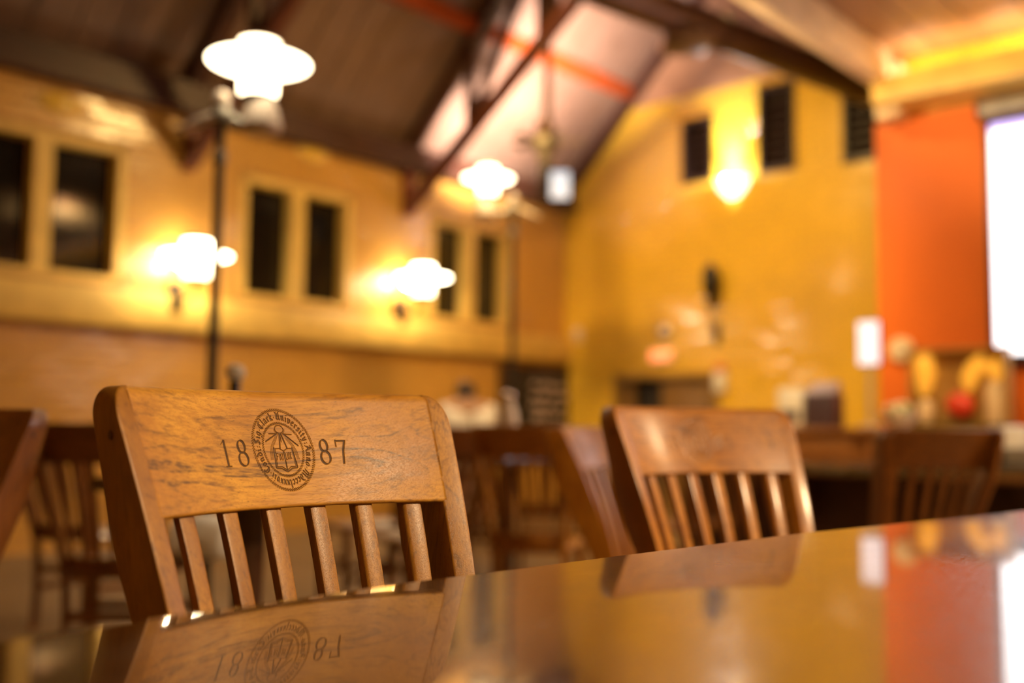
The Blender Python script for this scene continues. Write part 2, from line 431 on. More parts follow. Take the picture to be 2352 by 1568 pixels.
struct(MB().hexa([R(-.3, RIDGE_B, zr), R(A1, RIDGE_B, zr), R(A1, B1R + .2, 3.4), R(-.3, B1R + .2, 3.4), R(-.3, RIDGE_B, zr + .1), R(A1, RIDGE_B, zr + .1), R(A1, B1R + .2, 3.5), R(-.3, B1R + .2, 3.5)]).build('ceiling_right', ROOFW))
struct(MB().rbox(-.3, A1, B1R, B1R + .2, 0, 3.6).build('wall_right', TRIMM))
struct(MB().rbox(A1, A1 + .2, -.3, B1R + .2, 0, 9.2).build('wall_front', TRIMM))

# trusses across the room, on the wall brackets
def truss(a, label):
    t = thing('roof_truss', label, 'truss', R(a, 0, 2.9), group='steel roof trusses')
    inv = lambda P: Vector(P) - Vector(R(a, 0, 2.9))
    def P(b, z): return inv(R(a, b, z))
    up = tuple(U)
    MB().bar(P(.04, 2.88), P(.04, 3.56), .09, .09, up=up).build('wall_post', STEEL, t)
    MB().bar(P(.03, 3.50), P(RIDGE_B, roofz(RIDGE_B) - .12), .11, .13, up=up).build('upper_chord', STEELD, t)
    MB().bar(P(.03, 2.93), P(RIDGE_B, 2.93 + .735 * RIDGE_B), .09, .11, up=up).build('lower_chord', STEELM, t)
    for b0, b1 in ((.86, .86), (.86, 1.7), (1.7, 1.7), (1.7, 2.7), (2.7, 2.7), (2.7, 3.9)):
        MB().bar(P(b0, 2.93 + .735 * b0), P(b1 + (.001 if b0 == b1 else 0), roofz(b1) - .12), .06, .07, up=up).build('web', STEELD, t)
    for b0 in (.86, 1.7):
        MB().rbox(a - .012, a + .012, b0 - .11, b0 + .11, 2.93 + .735 * b0 - .1, 2.93 + .735 * b0 + .12).build('gusset_plate', STEELD, t)
        t.children[-1].matrix_parent_inverse = Matrix.Translation(-t.location)
    return t
truss(2.44, 'oxide red steel truss whose foot rests on the wall right of the middle window')
truss(4.72, 'oxide red steel truss whose foot rests on the wall between the two left windows')
gr = MB().bar(R(.06, .03, 3.52), R(.06, RIDGE_B, roofz(RIDGE_B) - .06), .09, .16).build('gable_rafter', STEELD); gr.name = 'trim_6'; struct(gr)
truss(7.0, 'oxide red steel truss above the window nearest the camera, mostly out of frame')
# purlins along the room
for i, (b, lab) in enumerate(((.95, 'red steel purlin crossing the trusses low on the roof'), (2.6, 'red steel purlin higher up the roof slope'))):
    pu = MB().bar(R(0.02, b, roofz(b) - .03), R(A1 - .1, b, roofz(b) - .03), .11, .12).build('roof_purlin', plain('red_purlin_paint', (.42, .075, .014), .45) if i == 0 else STEEL)
    tag(pu, lab, 'beam', 'roof purlins')

# orange bar partition, fascia, cove, bar ceiling
OA = 2.0
struct(MB().rbox(OA - .12, OA, 4.38, B1R, 0, 3.03).build('wall_orange', ORANGE))
wc = struct(MB().rbox(OA - .12, OA, 4.46, B1R, 3.03, 3.46).build('wall_cove', MORT_B))
bk = brick_stuff(R(OA, 4.46, 3.14), WV, EZ, -U, B1R - 4.46, .30, [], seed=5).build('bricks', BR_B, wc, fixn=False); bk['kind'] = 'stuff'
m = MB(); m.rbox(OA + .01, OA + .30, 4.49, B1R, 3.06, 3.10); m.rbox(OA + .25, OA + .33, 4.49, B1R, 3.06, 3.24)
struct(m.build('trim_3', TRIMM, bevel=.01))
struct(MB().rbox(OA + .01, OA + .2, 4.46, 4.62, 3.0, 3.38).build('trim_5', CREAM, bevel=.015))
m = MB(); m.rbox(OA + .2, 6.4, 4.47, 4.58, 3.20, 3.44)
struct(m.build('trim_4', CREAM, bevel=.012))
cb = struct(MB().rbox(OA, 6.4, 4.5, B1R, 3.47, 3.53).build('ceiling_bar', GABLE))
b = 4.55
k = 0
while b < 10.2:
    m = MB().box(0, 4.35, 0, .285, 0, .025)
    o = m.build('ceiling_plank', BROWNC, cb) if k == 0 else cp.copy()
    if k == 0: cp = o
    else: COL.objects.link(o)
    X = Vector(-U); Y = Vector(WV); org = Vector(R(OA, b, 3.445))
    o.matrix_world = Matrix(((X.x, Y.x, 0, org.x), (X.y, Y.y, 0, org.y), (0, 0, 1, org.z), (0, 0, 0, 1)))
    b += .30; k += 1

# round duct under the roof
d0 = np.array(R(.05, 3.95, 3.72)); d1 = np.array(R(8.0, 2.60, 3.72))
dt = thing('air_duct', 'long round brown air duct hanging across the upper right of the roof', 'duct', d0)
m = MB().tube([(0, 0, 0), tuple(d1 - d0)], .125, 20); m.build('duct_pipe', DUCT, dt, smooth=True)
for f in (.12, .32, .52, .75):
    c = (d1 - d0) * f; dr_ = (d1 - d0) / np.linalg.norm(d1 - d0)
    MB().tube([tuple(c - dr_ * .03), tuple(c + dr_ * .03)], .137, 20).build('duct_band', DUCT, dt, smooth=True)
c = (d1 - d0) * .36
MB().box(c[0] - .2, c[0] + .12, c[1] - .2, c[1] + .12, -.2, -.12).build('duct_vent', DUCT, dt, bevel=.01)

# ------------------------------------------------------------------ chairs
CH = dict(rec=.4681, cv=.322, zt=.9744, zb=.8362, sp=.125, c=.0589, s=.0631, w=.0116, h=.22, ws=.0265)
def yf(z): return CH['rec'] * (z - .9) + CH['cv'] * (z - .9) ** 2
def kz(z): return 1 + CH['sp'] * (max(z, .44) - .9) / CH['h']
def cy(x): return CH['c'] * (1 - (x / CH['h']) ** 2)
def cp3(x, y, z): return (x * kz(z), y + yf(z) + cy(x), z)
def depth(z):
    if z > .80: return .0612 + .2595 * (.97 - z)
    t = min(1, (.80 - z) / .36)
    return .105 - (.105 - .052) * (t * t * (3 - 2 * t))

class Carver:
    def __init__(s, xs, zs, soft):
        s.x = np.asarray(xs); s.z = np.asarray(zs); s.D = np.zeros((len(s.z), len(s.x))); s.soft = soft
    def seg(s, p, q, rad, depth=1.0):
        m = rad + s.soft
        i0, i1 = np.searchsorted(s.x, [min(p[0], q[0]) - m, max(p[0], q[0]) + m]); j0, j1 = np.searchsorted(s.z, [min(p[1], q[1]) - m, max(p[1], q[1]) + m])
        if i1 <= i0 or j1 <= j0: return
        X, Z = np.meshgrid(s.x[i0:i1], s.z[j0:j1])
        dx, dz = q[0] - p[0], q[1] - p[1]; L = dx * dx + dz * dz + 1e-18
        t = np.clip(((X - p[0]) * dx + (Z - p[1]) * dz) / L, 0, 1)
        d = np.hypot(X - p[0] - t * dx, Z - p[1] - t * dz)
        v = np.clip((rad - d) / s.soft + .5, 0, 1) * depth
        s.D[j0:j1, i0:i1] = np.maximum(s.D[j0:j1, i0:i1], v)
    def line(s, pts, rad, depth=1.0):
        for p, q in zip(pts[:-1], pts[1:]): s.seg(p, q, rad, depth)
    def nib(s, pts, nv, rad, step=.00035, depth=1.0):
        for p, q in zip(pts[:-1], pts[1:]):
            n = max(1, int(math.dist(p, q) / step))
            for k in range(n + 1):
                c = (p[0] + (q[0] - p[0]) * k / n, p[1] + (q[1] - p[1]) * k / n)
                s.seg((c[0] - nv[0], c[1] - nv[1]), (c[0] + nv[0], c[1] + nv[1]), rad, depth)
def arc(cx, cz, rx, rz, t0, t1, n=24): return [(cx + rx * cos(t0 + (t1 - t0) * k / n), cz + rz * sin(t0 + (t1 - t0) * k / n)) for k in range(n + 1)]

def minim(x, top=1.0): return [(x - .12, top - .1), (x, top - .22), (x, .22), (x + .12, .08)]
GL = {  # blackletter skeletons for a broad pen: width, strokes (x-height 1)
 'S': (1.0, [[(.85, 1.45), (.55, 1.6), (.2, 1.4), (.25, 1.1), (.75, .7), (.85, .4), (.5, .05), (.1, .2)], [(.5, 1.5), (.5, .1)]]),
 'C': (1.0, [[(.9, 1.35), (.6, 1.6), (.2, 1.3), (.08, .8), (.2, .3), (.55, .02), (.95, .25)], [(.5, 1.4), (.48, .2)]]),
 'U': (1.15, [[(.05, 1.5), (.25, 1.4), (.25, .35), (.5, .05), (.85, .25)], [(.55, 1.3), (.5, .5)], [(.85, 1.6), (.9, .2), (1.05, .05)]]),
 'A': (1.15, [[(.1, .05), (.3, .3), (.6, 1.6), (.95, .2), (1.1, .05)], [(.25, .65), (.85, .65)], [(.1, 1.3), (.6, 1.55)]]),
 'M': (1.5, [[(.05, .15), (.2, .3), (.25, 1.45), (.1, 1.3)], [(.25, 1.4), (.6, 1.55), (.7, 1.2), (.7, .15), (.8, .05)], [(.7, 1.4), (1.05, 1.55), (1.2, 1.2), (1.2, .25), (1.4, .05)]]),
 'a': (.78, [[(.1, .85), (.35, 1.0), (.55, .82), (.55, .2), (.7, .08)], [(.55, .55), (.15, .42), (.12, .18), (.3, .05), (.5, .2)]]),
 'c': (.6, [[(.5, .85), (.3, 1.0), (.1, .75), (.1, .25), (.3, .05), (.52, .2)]]),
 'd': (.75, [[(.05, 1.5), (.35, 1.3), (.62, .85), (.6, .25), (.35, .05), (.12, .25), (.12, .7), (.35, .9)]]),
 'e': (.65, [[(.12, .5), (.5, .68), (.42, .95), (.28, 1.0), (.1, .75), (.1, .25), (.3, .05), (.55, .2)]]),
 'g': (.75, [[(.55, .9), (.3, 1.0), (.12, .75), (.12, .3), (.35, .12), (.58, .3)], [(.45, 1.0), (.6, .85), (.6, -.2), (.35, -.42), (.1, -.25)]]),
 'i': (.42, [minim(.2), [(.2, 1.38), (.24, 1.42)]]),
 'k': (.75, [[(.05, 1.5), (.2, 1.4), (.2, .15), (.3, .05)], [(.2, .7), (.5, 1.0), (.55, .75), (.25, .55), (.55, .15), (.7, .05)]]),
 'l': (.42, [[(.08, 1.55), (.2, 1.4), (.2, .22), (.34, .08)]]),
 'n': (.82, [minim(.18), [(.2, .85), (.45, 1.0), (.58, .8), (.58, .22), (.72, .08)]]),
 'o': (.72, [[(.35, 1.0), (.12, .75), (.12, .25), (.35, .05), (.58, .25), (.58, .75), (.35, 1.0)]]),
 'r': (.58, [minim(.18), [(.2, .85), (.42, 1.0), (.52, .88)]]),
 's': (.6, [[(.5, .9), (.3, 1.0), (.12, .8), (.45, .45), (.48, .2), (.28, .05), (.08, .15)]]),
 't': (.5, [[(.22, 1.3), (.22, .22), (.36, .06)], [(.06, .95), (.42, .95)]]),
 'v': (.75, [[(.08, 1.0), (.2, .8), (.22, .25), (.4, .05)], [(.4, .05), (.6, .4), (.58, .85), (.42, 1.0)]]),
 'x': (.65, [[(.08, .95), (.52, .08)], [(.55, .95), (.06, .1)], [(.15, .52), (.48, .52)]]),
 'y': (.75, [[(.08, 1.0), (.2, .8), (.22, .3), (.4, .1)], [(.58, 1.0), (.58, .3), (.4, -.2), (.15, -.4)]]),
 '.': (.45, [[(.2, .5), (.24, .54)]]), ':': (.45, [[(.2, .25), (.24, .29)], [(.2, .8), (.24, .84)]]), ' ': (.3, []),
}
def carve_crest(cv, zc=.9035):
    C_ = lambda x, z: (x * .92 - .0048, zc + z * 1.07)
    # year digits
    Hh = .0285
    def dig(ch, x0, dz=0):
        T = lambda p: C_(x0 + p[0] * Hh, -.0030 + dz + (p[1] - .5) * Hh)
        nv = (.030 * Hh * 1.15, .017 * Hh)
        r = .00042
        if ch == '1':
            cv.nib([T((.0, .98)), T((.0, .03))], (.034 * Hh, 0), r); cv.nib([T((-.17, .84)), T((-.02, .97))], (.012 * Hh, .012 * Hh), r)
            cv.line([T((-.13, .015)), T((.15, .015))], .0006)
        elif ch == '8':
            cv.nib([T(p) for p in arc(0, .735, .185, .235, 0, 2 * pi, 40)], nv, r); cv.nib([T(p) for p in arc(0, .265, .235, .255, 0, 2 * pi, 40)], nv, r)
        else:
            cv.nib([T((-.22, .93)), T((.25, .93))], (.0, .022 * Hh), r); cv.nib([T((-.22, .96)), T((-.23, .70))], (.012 * Hh, 0), r)
            cv.nib([T((.25, .95)), T((.10, .55)), T((.02, .02))], (.030 * Hh, 0), r)
    dig('1', -.0875); dig('8', -.0625); dig('8', .0610); dig('7', .0855)
    # rope rings
    for Rr, n, ln in ((.0442, 104, .0017), (.0292, 76, .0014)):
        for k in range(n):
            t = 2 * pi * k / n; tx, tz = -sin(t), cos(t); nx, nz = cos(t), sin(t)
            for sgn, dd in ((1, 1.0), ):
                a = (tx * .75 + nx * .66 * sgn) * ln; b_ = (tz * .75 + nz * .66 * sgn) * ln
                cv.seg(C_(Rr * cos(t) - a, Rr * sin(t) - b_), C_(Rr * cos(t) + a, Rr * sin(t) + b_), .00042, dd)
        cv.line([C_(*p) for p in arc(0, 0, Rr + ln * .95, Rr + ln * .95, 0, 2 * pi, 120)], .00018, .5)
    # motto ring, clockwise from the left
    text = 'Sig.Clark.University:Anno.Mdccclxxxvii.Condi:'
    tot = sum(GL[c][0] + .16 for c in text); rb = .0337; xh = .0056
    scale = 2 * pi * (rb + .003) / (tot * xh)
    ang = pi + radians(-8)
    for chh in text:
        w, strokes = GL[chh]; adv = (w + .16) * xh * scale / (rb + .003); mid = ang - adv / 2
        tx, tz = sin(mid), -cos(mid); nx, nz = cos(mid), sin(mid)
        def T(p, w=w):
            lx = (p[0] - w / 2) * xh * min(1.05, scale); lz = p[1] * xh - .0005
            return C_(nx * (rb + lz) + tx * lx, nz * (rb + lz) + tz * lx)
        nl = .085 * xh
        nv = ((tx * .75 + nx * .66) * nl, (tz * .75 + nz * .66) * nl)
        for st in strokes: cv.nib([T(p) for p in st], nv, .00030, .0003)
        ang -= adv
    # radiant sun, rays, drapery and open book
    L = lambda pts, r, d=1.0: cv.line([C_(*p) for p in pts], r, d)
    L(arc(0, .0225, .0062, .0044, 0, 2 * pi, 30), .0004)
    for k in range(-6, 7): L([(.0062 * sin(k * .24) * 1.0, .0225 - .0046 * cos(k * .24)), (.0078 * sin(k * .24), .0225 - .0062 * cos(k * .24))], .00035, .8)
    for x1, z1, w in ((-.0235, .009, .0009), (-.0165, .0175, .0006), (.0235, .004, .0010), (.0170, .0165, .0006), (-.0045, .001, .0011), (.0062, .001, .0011), (-.0005, .0085, .0007), (.0035, .0085, .0006)):
        x0 = x1 * .22; L([(x0, .0172), (x1, z1)], w * .72)
    for sx in (-1, 1):
        for o in (0, .0016, .0033):
            L([(sx * (.004 + o * .6), .0165), (sx * (.0085 + o), .010), (sx * (.0135 + o), .004), (sx * (.0165 + o), -.003), (sx * (.0185 + o * .8), -.011)], .00030, .8)
    for sx in (-1, 1):
        L([(sx * .0005, -.0015), (sx * .006, .0010), (sx * .0122, .0008), (sx * .0140, -.0190), (sx * .007, -.0190), (sx * .0005, -.0225), (sx * .0005, -.0015)], .00038)
        L([(sx * .0136, .0016), (sx * .0160, -.0200)], .0008)
        L([(sx * .0150, -.0205), (sx * .008, -.0210), (sx * .0006, -.0243)], .0007, .9)
    L([(0, -.0018), (0, -.0235)], .0004)
    F5 = {'F': [[(0, 0), (0, 1), (.6, 1)], [(0, .52), (.45, .52)]], 'I': [[(.2, 0), (.2, 1)]], 'A': [[(0, 0), (.32, 1), (.64, 0)], [(.12, .35), (.52, .35)]], 'T': [[(.3, 0), (.3, 1)], [(0, 1), (.62, 1)]],
          'L': [[(0, 1), (0, 0), (.52, 0)]], 'U': [[(0, 1), (0, .15), (.25, 0), (.5, .15), (.5, 1)]], 'X': [[(0, 0), (.58, 1)], [(0, 1), (.58, 0)]]}
    for word, x0, sk in (('FIAT', -.0115, -.05), ('LUX', .0018, .10)):
        x = x0
        for chh in word:
            wv = .0013 if chh == 'I' else .0030
            for st in F5[chh]: L([(x + p[0] * .0036, -.0112 + p[1] * .0068 + sk * (x - x0 + p[0] * .0036) * 1.2) for p in st], .00036)
            x += wv + .0002 if chh == 'I' else wv
    return cv

def crest_mesh(name, fine):
    xe = CH['h'] - CH['ws'] + .004
    zb, zt, th, r = CH['zb'], CH['zt'], .024, .0105
    if fine:
        xs = np.unique(np.round(np.concatenate([np.linspace(-xe, -.098, 34), np.arange(-.098, .0965, .00034), np.linspace(.097, xe, 34)]), 6))
        zs = np.unique(np.round(np.concatenate([np.linspace(zb + .003, .853, 8), np.arange(.8535, .9565, .00034), np.linspace(.957, zt - r, 5)]), 6))
        cv = carve_crest(Carver(xs, zs, .00045))
    else:
        xs = np.linspace(-xe, xe, 330); zs = np.linspace(zb + .003, zt - r, 120)
        cv = carve_crest(Carver(xs, zs, .0013))
    nf = len(zs)
    # section: front bottom->top, rounded top front, back top->bottom, small bottom bevels
    yl = list(np.zeros(nf)); zl = list(zs)
    for k in range(1, 8): t = k / 8 * pi / 2; yl.append(r - r * cos(t)); zl.append(zt - r + r * sin(t))
    yl.append(r); zl.append(zt)
    rb_ = .008
    for k in range(0, 5): t = k / 4 * pi / 2; yl.append(th - rb_ + rb_ * sin(t)); zl.append(zt - rb_ + rb_ * cos(t))
    for f in (.25, .5, .75): yl.append(th); zl.append(zt - rb_ - (zt - rb_ - zb - .003) * f)
    yl += [th, th - .003, .003]; zl += [zb + .003, zb, zb]
    yl = np.array(yl); zl = np.array(zl); ns = len(yl); nx = len(xs)
    Y = np.repeat(yl[None], nx, 0); Z = np.repeat(zl[None], nx, 0)
    Y[:, :nf] += cv.D.T * .0012
    X = np.repeat(xs[:, None], ns, 1)
    kk = 1 + CH['sp'] * (Z - .9) / CH['h']
    P = np.stack([X * kk, Y + CH['rec'] * (Z - .9) + CH['cv'] * (Z - .9) ** 2 + CH['c'] * (1 - (X / CH['h']) ** 2), Z], -1).reshape(-1, 3)
    i = np.arange(nx - 1)[:, None]; j = np.arange(ns)[None]; j2 = (j + 1) % ns
    q = np.stack([i * ns + j, (i + 1) * ns + j, (i + 1) * ns + j2, i * ns + j2], -1).reshape(-1, 4)
    me = D.meshes.new(name)
    nq = len(q); me.vertices.add(len(P)); me.vertices.foreach_set('co', P.astype(np.float32).ravel())
    caps = [list(range(ns))[::-1], [(nx - 1) * ns + t for t in range(ns)]]
    loops = np.concatenate([q.ravel(), np.array(caps[0]), np.array(caps[1])]).astype(np.int32)
    me.loops.add(len(loops)); me.loops.foreach_set('vertex_index', loops)
    starts = np.concatenate([np.arange(nq) * 4, [nq * 4, nq * 4 + ns]]).astype(np.int32)
    me.polygons.add(nq + 2); me.polygons.foreach_set('loop_start', starts)
    try: me.polygons.foreach_set('loop_total', np.concatenate([np.full(nq, 4), [ns, ns]]).astype(np.int32))
    except Exception: pass
    me.update(calc_edges=True)
    me.polygons.foreach_set('use_smooth', np.concatenate([np.ones(nq, bool), [False, False]]))
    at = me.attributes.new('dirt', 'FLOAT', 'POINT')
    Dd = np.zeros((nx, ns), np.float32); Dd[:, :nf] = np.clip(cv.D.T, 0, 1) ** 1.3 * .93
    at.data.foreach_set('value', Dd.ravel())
    me.materials.append(W_X); me.update()
    return me

def stile_mb(sd):
    """back post: one bent, tapering stick from floor to the rounded top corner"""
    h, ws = CH['h'], CH['ws']; m = MB(); rings = []
    zs = list(np.linspace(0, .93, 30)); top = CH['zt']
    rr = .040
    zs += [top - rr + rr * sin(t) for t in np.linspace(.05, pi / 2, 12)]
    for z in zs:
        xo = h; xi = h - ws; y0 = 0.0; d = depth(z); y1 = d
        if z > top - rr:
            q = rr - sqrt(max(0, rr * rr - (z - top + rr) ** 2))
            xo -= q * .55; y1 -= q * .55; y0 += q * .12
        r = .0038
        pts = []
        for (cx, cyy, t0) in ((xo - r, y0 + r, -pi / 2), (xo - r, y1 - r, 0), (xi + r * .5, y1 - r * .5, pi / 2), (xi + r * .5, y0 + r * .5, pi)):
            r_ = r if cx > (xo + xi) / 2 else r * .5
            for k in range(4):
                t = t0 + k / 3 * pi / 2; pts.append((cx + r_ * cos(t), cyy + r_ * sin(t)))
        ring = []
        for x, y in pts:
            zz = z
            ring.append((sd * x * kz(zz), y + yf(zz) + cy(x), zz))
        rings.append(ring)
    m.loft(rings); return m
def slat_mb(xc, w):
    m = MB(); rings = []
    for z in np.linspace(.50, CH['zb'] + .004, 14):
        ring = []
        y0, y1, r = .006, .024, .0035
        for (cx, cyy, t0) in ((w - r, y0 + r, -pi / 2), (w - r, y1 - r, 0), (-w + r, y1 - r, pi / 2), (-w + r, y0 + r, pi)):
            for k in range(3):
                t = t0 + k / 2 * pi / 2
                x = xc + cx + r * cos(t); ring.append((x * kz(z), cyy + r * sin(t) + yf(z) + cy(xc) + (x - xc) * (-2 * CH['c'] * xc / CH['h'] ** 2), z))
        rings.append(ring)
    m.loft(rings); return m
def seat_mb():
    m = MB(); nx, ny = 18, 16; y0, y1 = -.585, -.125
    top = []; bot = []
    for j in range(ny + 1):
        v = j / ny; y = y0 + (y1 - y0) * v; hw = .222 - .042 * v
        if j == 0: hw -= .012
        for i in range(nx + 1):
            u = -1 + 2 * i / nx; x = u * hw
            e = min(1, (1 - abs(u)) * 5, (v) * 6 + .25, (1 - v) * 5 + .3)
            z = .455 - .013 * (1 - min(1, e) ** .5) if e < 1 else .455
            z -= .011 * math.exp(-((abs(u) - .42) / .26) ** 2 - ((v - .6) / .3) ** 2)
            top.append((x, y, z)); bot.append((x * .97, y, .422))
    N = nx + 1; n = len(top); f = []
    for j in range(ny):
        for i in range(nx):
            k = j * N + i; f.append((k, k + 1, k + N + 1, k + N)); f.append((n + k, n + k + N, n + k + N + 1, n + k + 1))
    bd = [i for i in range(nx + 1)] + [j * N + nx for j in range(1, ny + 1)] + [ny * N + i for i in range(nx - 1, -1, -1)] + [j * N for j in range(ny - 1, 0, -1)]
    for p, q in zip(bd, bd[1:] + bd[:1]): f.append((p, n + p, n + q, q))
    m.add(top + bot, f); return m
def make_chair(name, label, group, nsl=6, crest=None):
    t = thing(name, label, 'chair', group=group)
    link('crest_rail', crest, t)
    for sd in (-1, 1):
        st = stile_mb(sd).build('stile', W_Z, t, smooth=True)
        z = .9217; x = CH['h'] * kz(z); y = yf(z) + .030
        m = MB(); m.tube([(sd * (x - .004), y, z), (sd * (x + .0012), y, z)], .0052, 16); m.build('wood_plug', TB, st)
    sp = CH['s'] * 5 / (nsl - 1) if nsl > 6 else CH['s']
    for i in range(nsl): slat_mb((i - (nsl - 1) / 2) * sp, CH['w']).build('slat', W_Z, t, smooth=True)
    m = MB(); rings = []
    for x in np.linspace(-.196, .196, 15):
        rings.append([cp3(x, y, z) for y, z in ((.002, .455), (.028, .455), (.028, .505), (.002, .505))])
    m.loft(rings); m.build('lower_rail', W_X, t, bevel=.003)
    seat_mb().build('seat', W_Y, t, smooth=True)
    for sd in (-1, 1):
        m = MB(); m.loft([[(sd * (x0 + dx), -.545 + dy, z) for dx, dy in ((-w, -w), (w, -w), (w, w), (-w, w))] for z, x0, w in ((0, .198, .016), (.2, .196, .018), (.43, .192, .020))])
        m.build('leg', W_Z, t, bevel=.003)
        m = MB(); m.bar((sd * .19, -.54, .17), (sd * .148, yf(.17) + cy(.2) + .03, .20), .018, .032); m.build('stretcher', W_Y, t)
    m = MB(); m.bar((-.19, -.535, .26), (.19, -.535, .26), .018, .034); m.build('stretcher', W_X, t)
    m = MB(); m.bar((-.15, yf(.29) + cy(.2) + .028, .29), (.15, yf(.29) + cy(.2) + .028, .29), .018, .034); m.build('stretcher', W_X, t)
    return t
def pose(o, x, y, yaw, scale=1.0):
    o.location = (x, y, 0); o.rotation_euler = (0, 0, radians(90) - yaw); o.scale = (scale,) * 3; return o

CF = crest_mesh('carved_crest_rail', True)
CL = crest_mesh('crest_rail', False)
chair = make_chair('dining_chair', 'honey oak chair in sharp focus, 1887 and a round seal carved in its crest', 'oak dining chairs', 6, CF)
pose(chair, -.2297, 1.1706, .8024)
far = make_chair('dining_chair', 'glossy amber oak chair tucked to the foreground table, second along its far edge', 'oak dining chairs', 6, CL)
pose(far, .4237, 2.0758, 1.1304)
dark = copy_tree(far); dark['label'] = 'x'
def recolour(root, table_):
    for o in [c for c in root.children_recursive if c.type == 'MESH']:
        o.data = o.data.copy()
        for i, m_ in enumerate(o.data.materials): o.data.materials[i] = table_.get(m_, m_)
recolour(dark, {W_X: D_X, W_Y: D_Y, W_Z: D_Z}); recolour(far, {W_X: A_X, W_Y: A_Y, W_Z: A_Z})
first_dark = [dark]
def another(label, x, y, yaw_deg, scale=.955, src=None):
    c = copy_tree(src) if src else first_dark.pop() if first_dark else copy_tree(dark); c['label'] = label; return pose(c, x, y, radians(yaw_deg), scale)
another('shade-toned oak chair cut by the left edge of the photo, its right post nearest', -1.178, 1.992, 97, .98)
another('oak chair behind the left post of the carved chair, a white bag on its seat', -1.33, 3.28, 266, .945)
another('shade-toned oak chair below the tan case, standing before the lilac lit table', 1.43, 3.40, 262, .955)
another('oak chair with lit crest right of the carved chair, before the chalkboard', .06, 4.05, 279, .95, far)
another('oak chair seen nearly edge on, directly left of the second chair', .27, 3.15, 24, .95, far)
another('shade-toned oak chair in front of the seated person in white', -.26, 4.35, 240, .94)
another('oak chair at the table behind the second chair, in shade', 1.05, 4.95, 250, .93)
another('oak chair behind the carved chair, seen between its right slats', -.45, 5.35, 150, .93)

another('shade-toned oak chair beyond the carafe table, facing away from the camera', .20, 5.75, 276, .93)
another('shade-toned oak chair behind the carafe table, its back turned to the chalkboard', -.10, 6.5, 100, .93)
another('shade-toned oak chair at the left edge, farther off than the side on one', -2.0, 4.35, 285, .93)

# ------------------------------------------------------------------ tables
def slab(pts, z0, z1, r=.003):
    """flat top with eased edges from a counter-clockwise outline"""
    m = MB(); n = len(pts); c = np.mean(np.array(pts), 0)
    def ins(d):
        out = []
        for i in range(n):
            p0, p1, p2 = np.array(pts[i - 1]), np.array(pts[i]), np.array(pts[(i + 1) % n])
            e1 = (p1 - p0) / np.linalg.norm(p1 - p0); e2 = (p2 - p1) / np.linalg.norm(p2 - p1)
            n1 = np.array([-e1[1], e1[0]]); n2 = np.array([-e2[1], e2[0]]); bis = n1 + n2; bis /= max(1e-6, bis @ n1)
            out.append(p1 + bis * d)
        return out
    rings = []
    for d, z in ((r, z0), (0, z0 + r), (0, z1 - r), (r * .3, z1 - r * .3), (r, z1)): rings.append([(p[0], p[1], z) for p in ins(d)])
    m.loft(rings); return m
def table(label, pts, ang, zt=.780, ctr=None, group='oak pub tables'):
    c = ctr if ctr is not None else np.mean(np.array(pts), 0)
    t = thing('pub_table', label, 'table', (c[0], c[1], 0), ang, group)
    ca, sa = cos(-ang), sin(-ang)
    lp = [((p[0] - c[0]) * ca - (p[1] - c[1]) * sa, (p[0] - c[0]) * sa + (p[1] - c[1]) * ca) for p in pts]
    tp = slab(lp, zt - .034, zt).build('table_top', TT, t, smooth=True)
    for pg in tp.data.polygons:
        if abs(pg.normal.z) > .99: pg.use_smooth = False
    xs = [p[0] for p in lp]; w = (max(xs) - min(xs)) / 2
    for sx in ((-1, 1) if w > .55 else (0,)):
        x = sx * w * .5
        MB().lathe([(.05, .05), (.045, .12), (.04, .4), (.045, zt - .07), (.10, zt - .06), (.10, zt - .034)], (x, 0, 0), 20).build('pedestal', TB, t, smooth=True)
        for k in range(4):
            a_ = pi / 4 + k * pi / 2
            MB().bar((x, 0, .06), (x + .27 * cos(a_), .27 * sin(a_), .03), .06, .05).build('foot', TB, t)
    return t
ZTAB = .780
edge_px = [(0, 1470), (235, 1437), (400, 1412), (570, 1391), (765, 1361), (969, 1332), (1088, 1318), (1398, 1278), (1845, 1223), (2287, 1179), (2352, 1172)]
ep = [atZ(x, y, ZTAB)[:2] for x, y in edge_px]
dr0 = (ep[0] - ep[1]) / np.linalg.norm(ep[0] - ep[1]); dr1 = (ep[-1] - ep[-3]) / np.linalg.norm(ep[-1] - ep[-3])
ep = [ep[0] + dr0 * .30] + ep + [ep[-1] + dr1 * .35]
adir = (ep[-1] - ep[0]) / np.linalg.norm(ep[-1] - ep[0]); near = np.array([adir[1], -adir[0]])
outline = [ep[0] + near * .98, ep[-1] + near * .98] + ep[::-1]
outline = [tuple(p) for p in outline]
table('long glossy varnished table filling the foreground, mirroring the chairs', outline, math.atan2(adir[1], adir[0]), ctr=(ep[0] + ep[-1]) / 2 + near * .5)
def rect(cx, cy_, L, Wd, ang):
    ca, sa = cos(ang), sin(ang)
    return [(cx + x * ca - y * sa, cy_ + x * sa + y * ca) for x, y in ((-L / 2, -Wd / 2), (L / 2, -Wd / 2), (L / 2, Wd / 2), (-L / 2, Wd / 2))]
def rtable(label, cx, cy_, L, Wd, ang): return table(label, rect(cx, cy_, L, Wd, ang), ang)
rtable('varnished table shining lilac from the screen at the right edge of the photo', 1.98, 4.35, 1.6, .75, radians(12))
rtable('varnished table carrying the dark bottle, behind the carved chair', -.70, 2.70, .6, .6, radians(48))
rtable('varnished table with the pale carafe before the chalkboard', -.02, 4.95, .8, .7, radians(48))

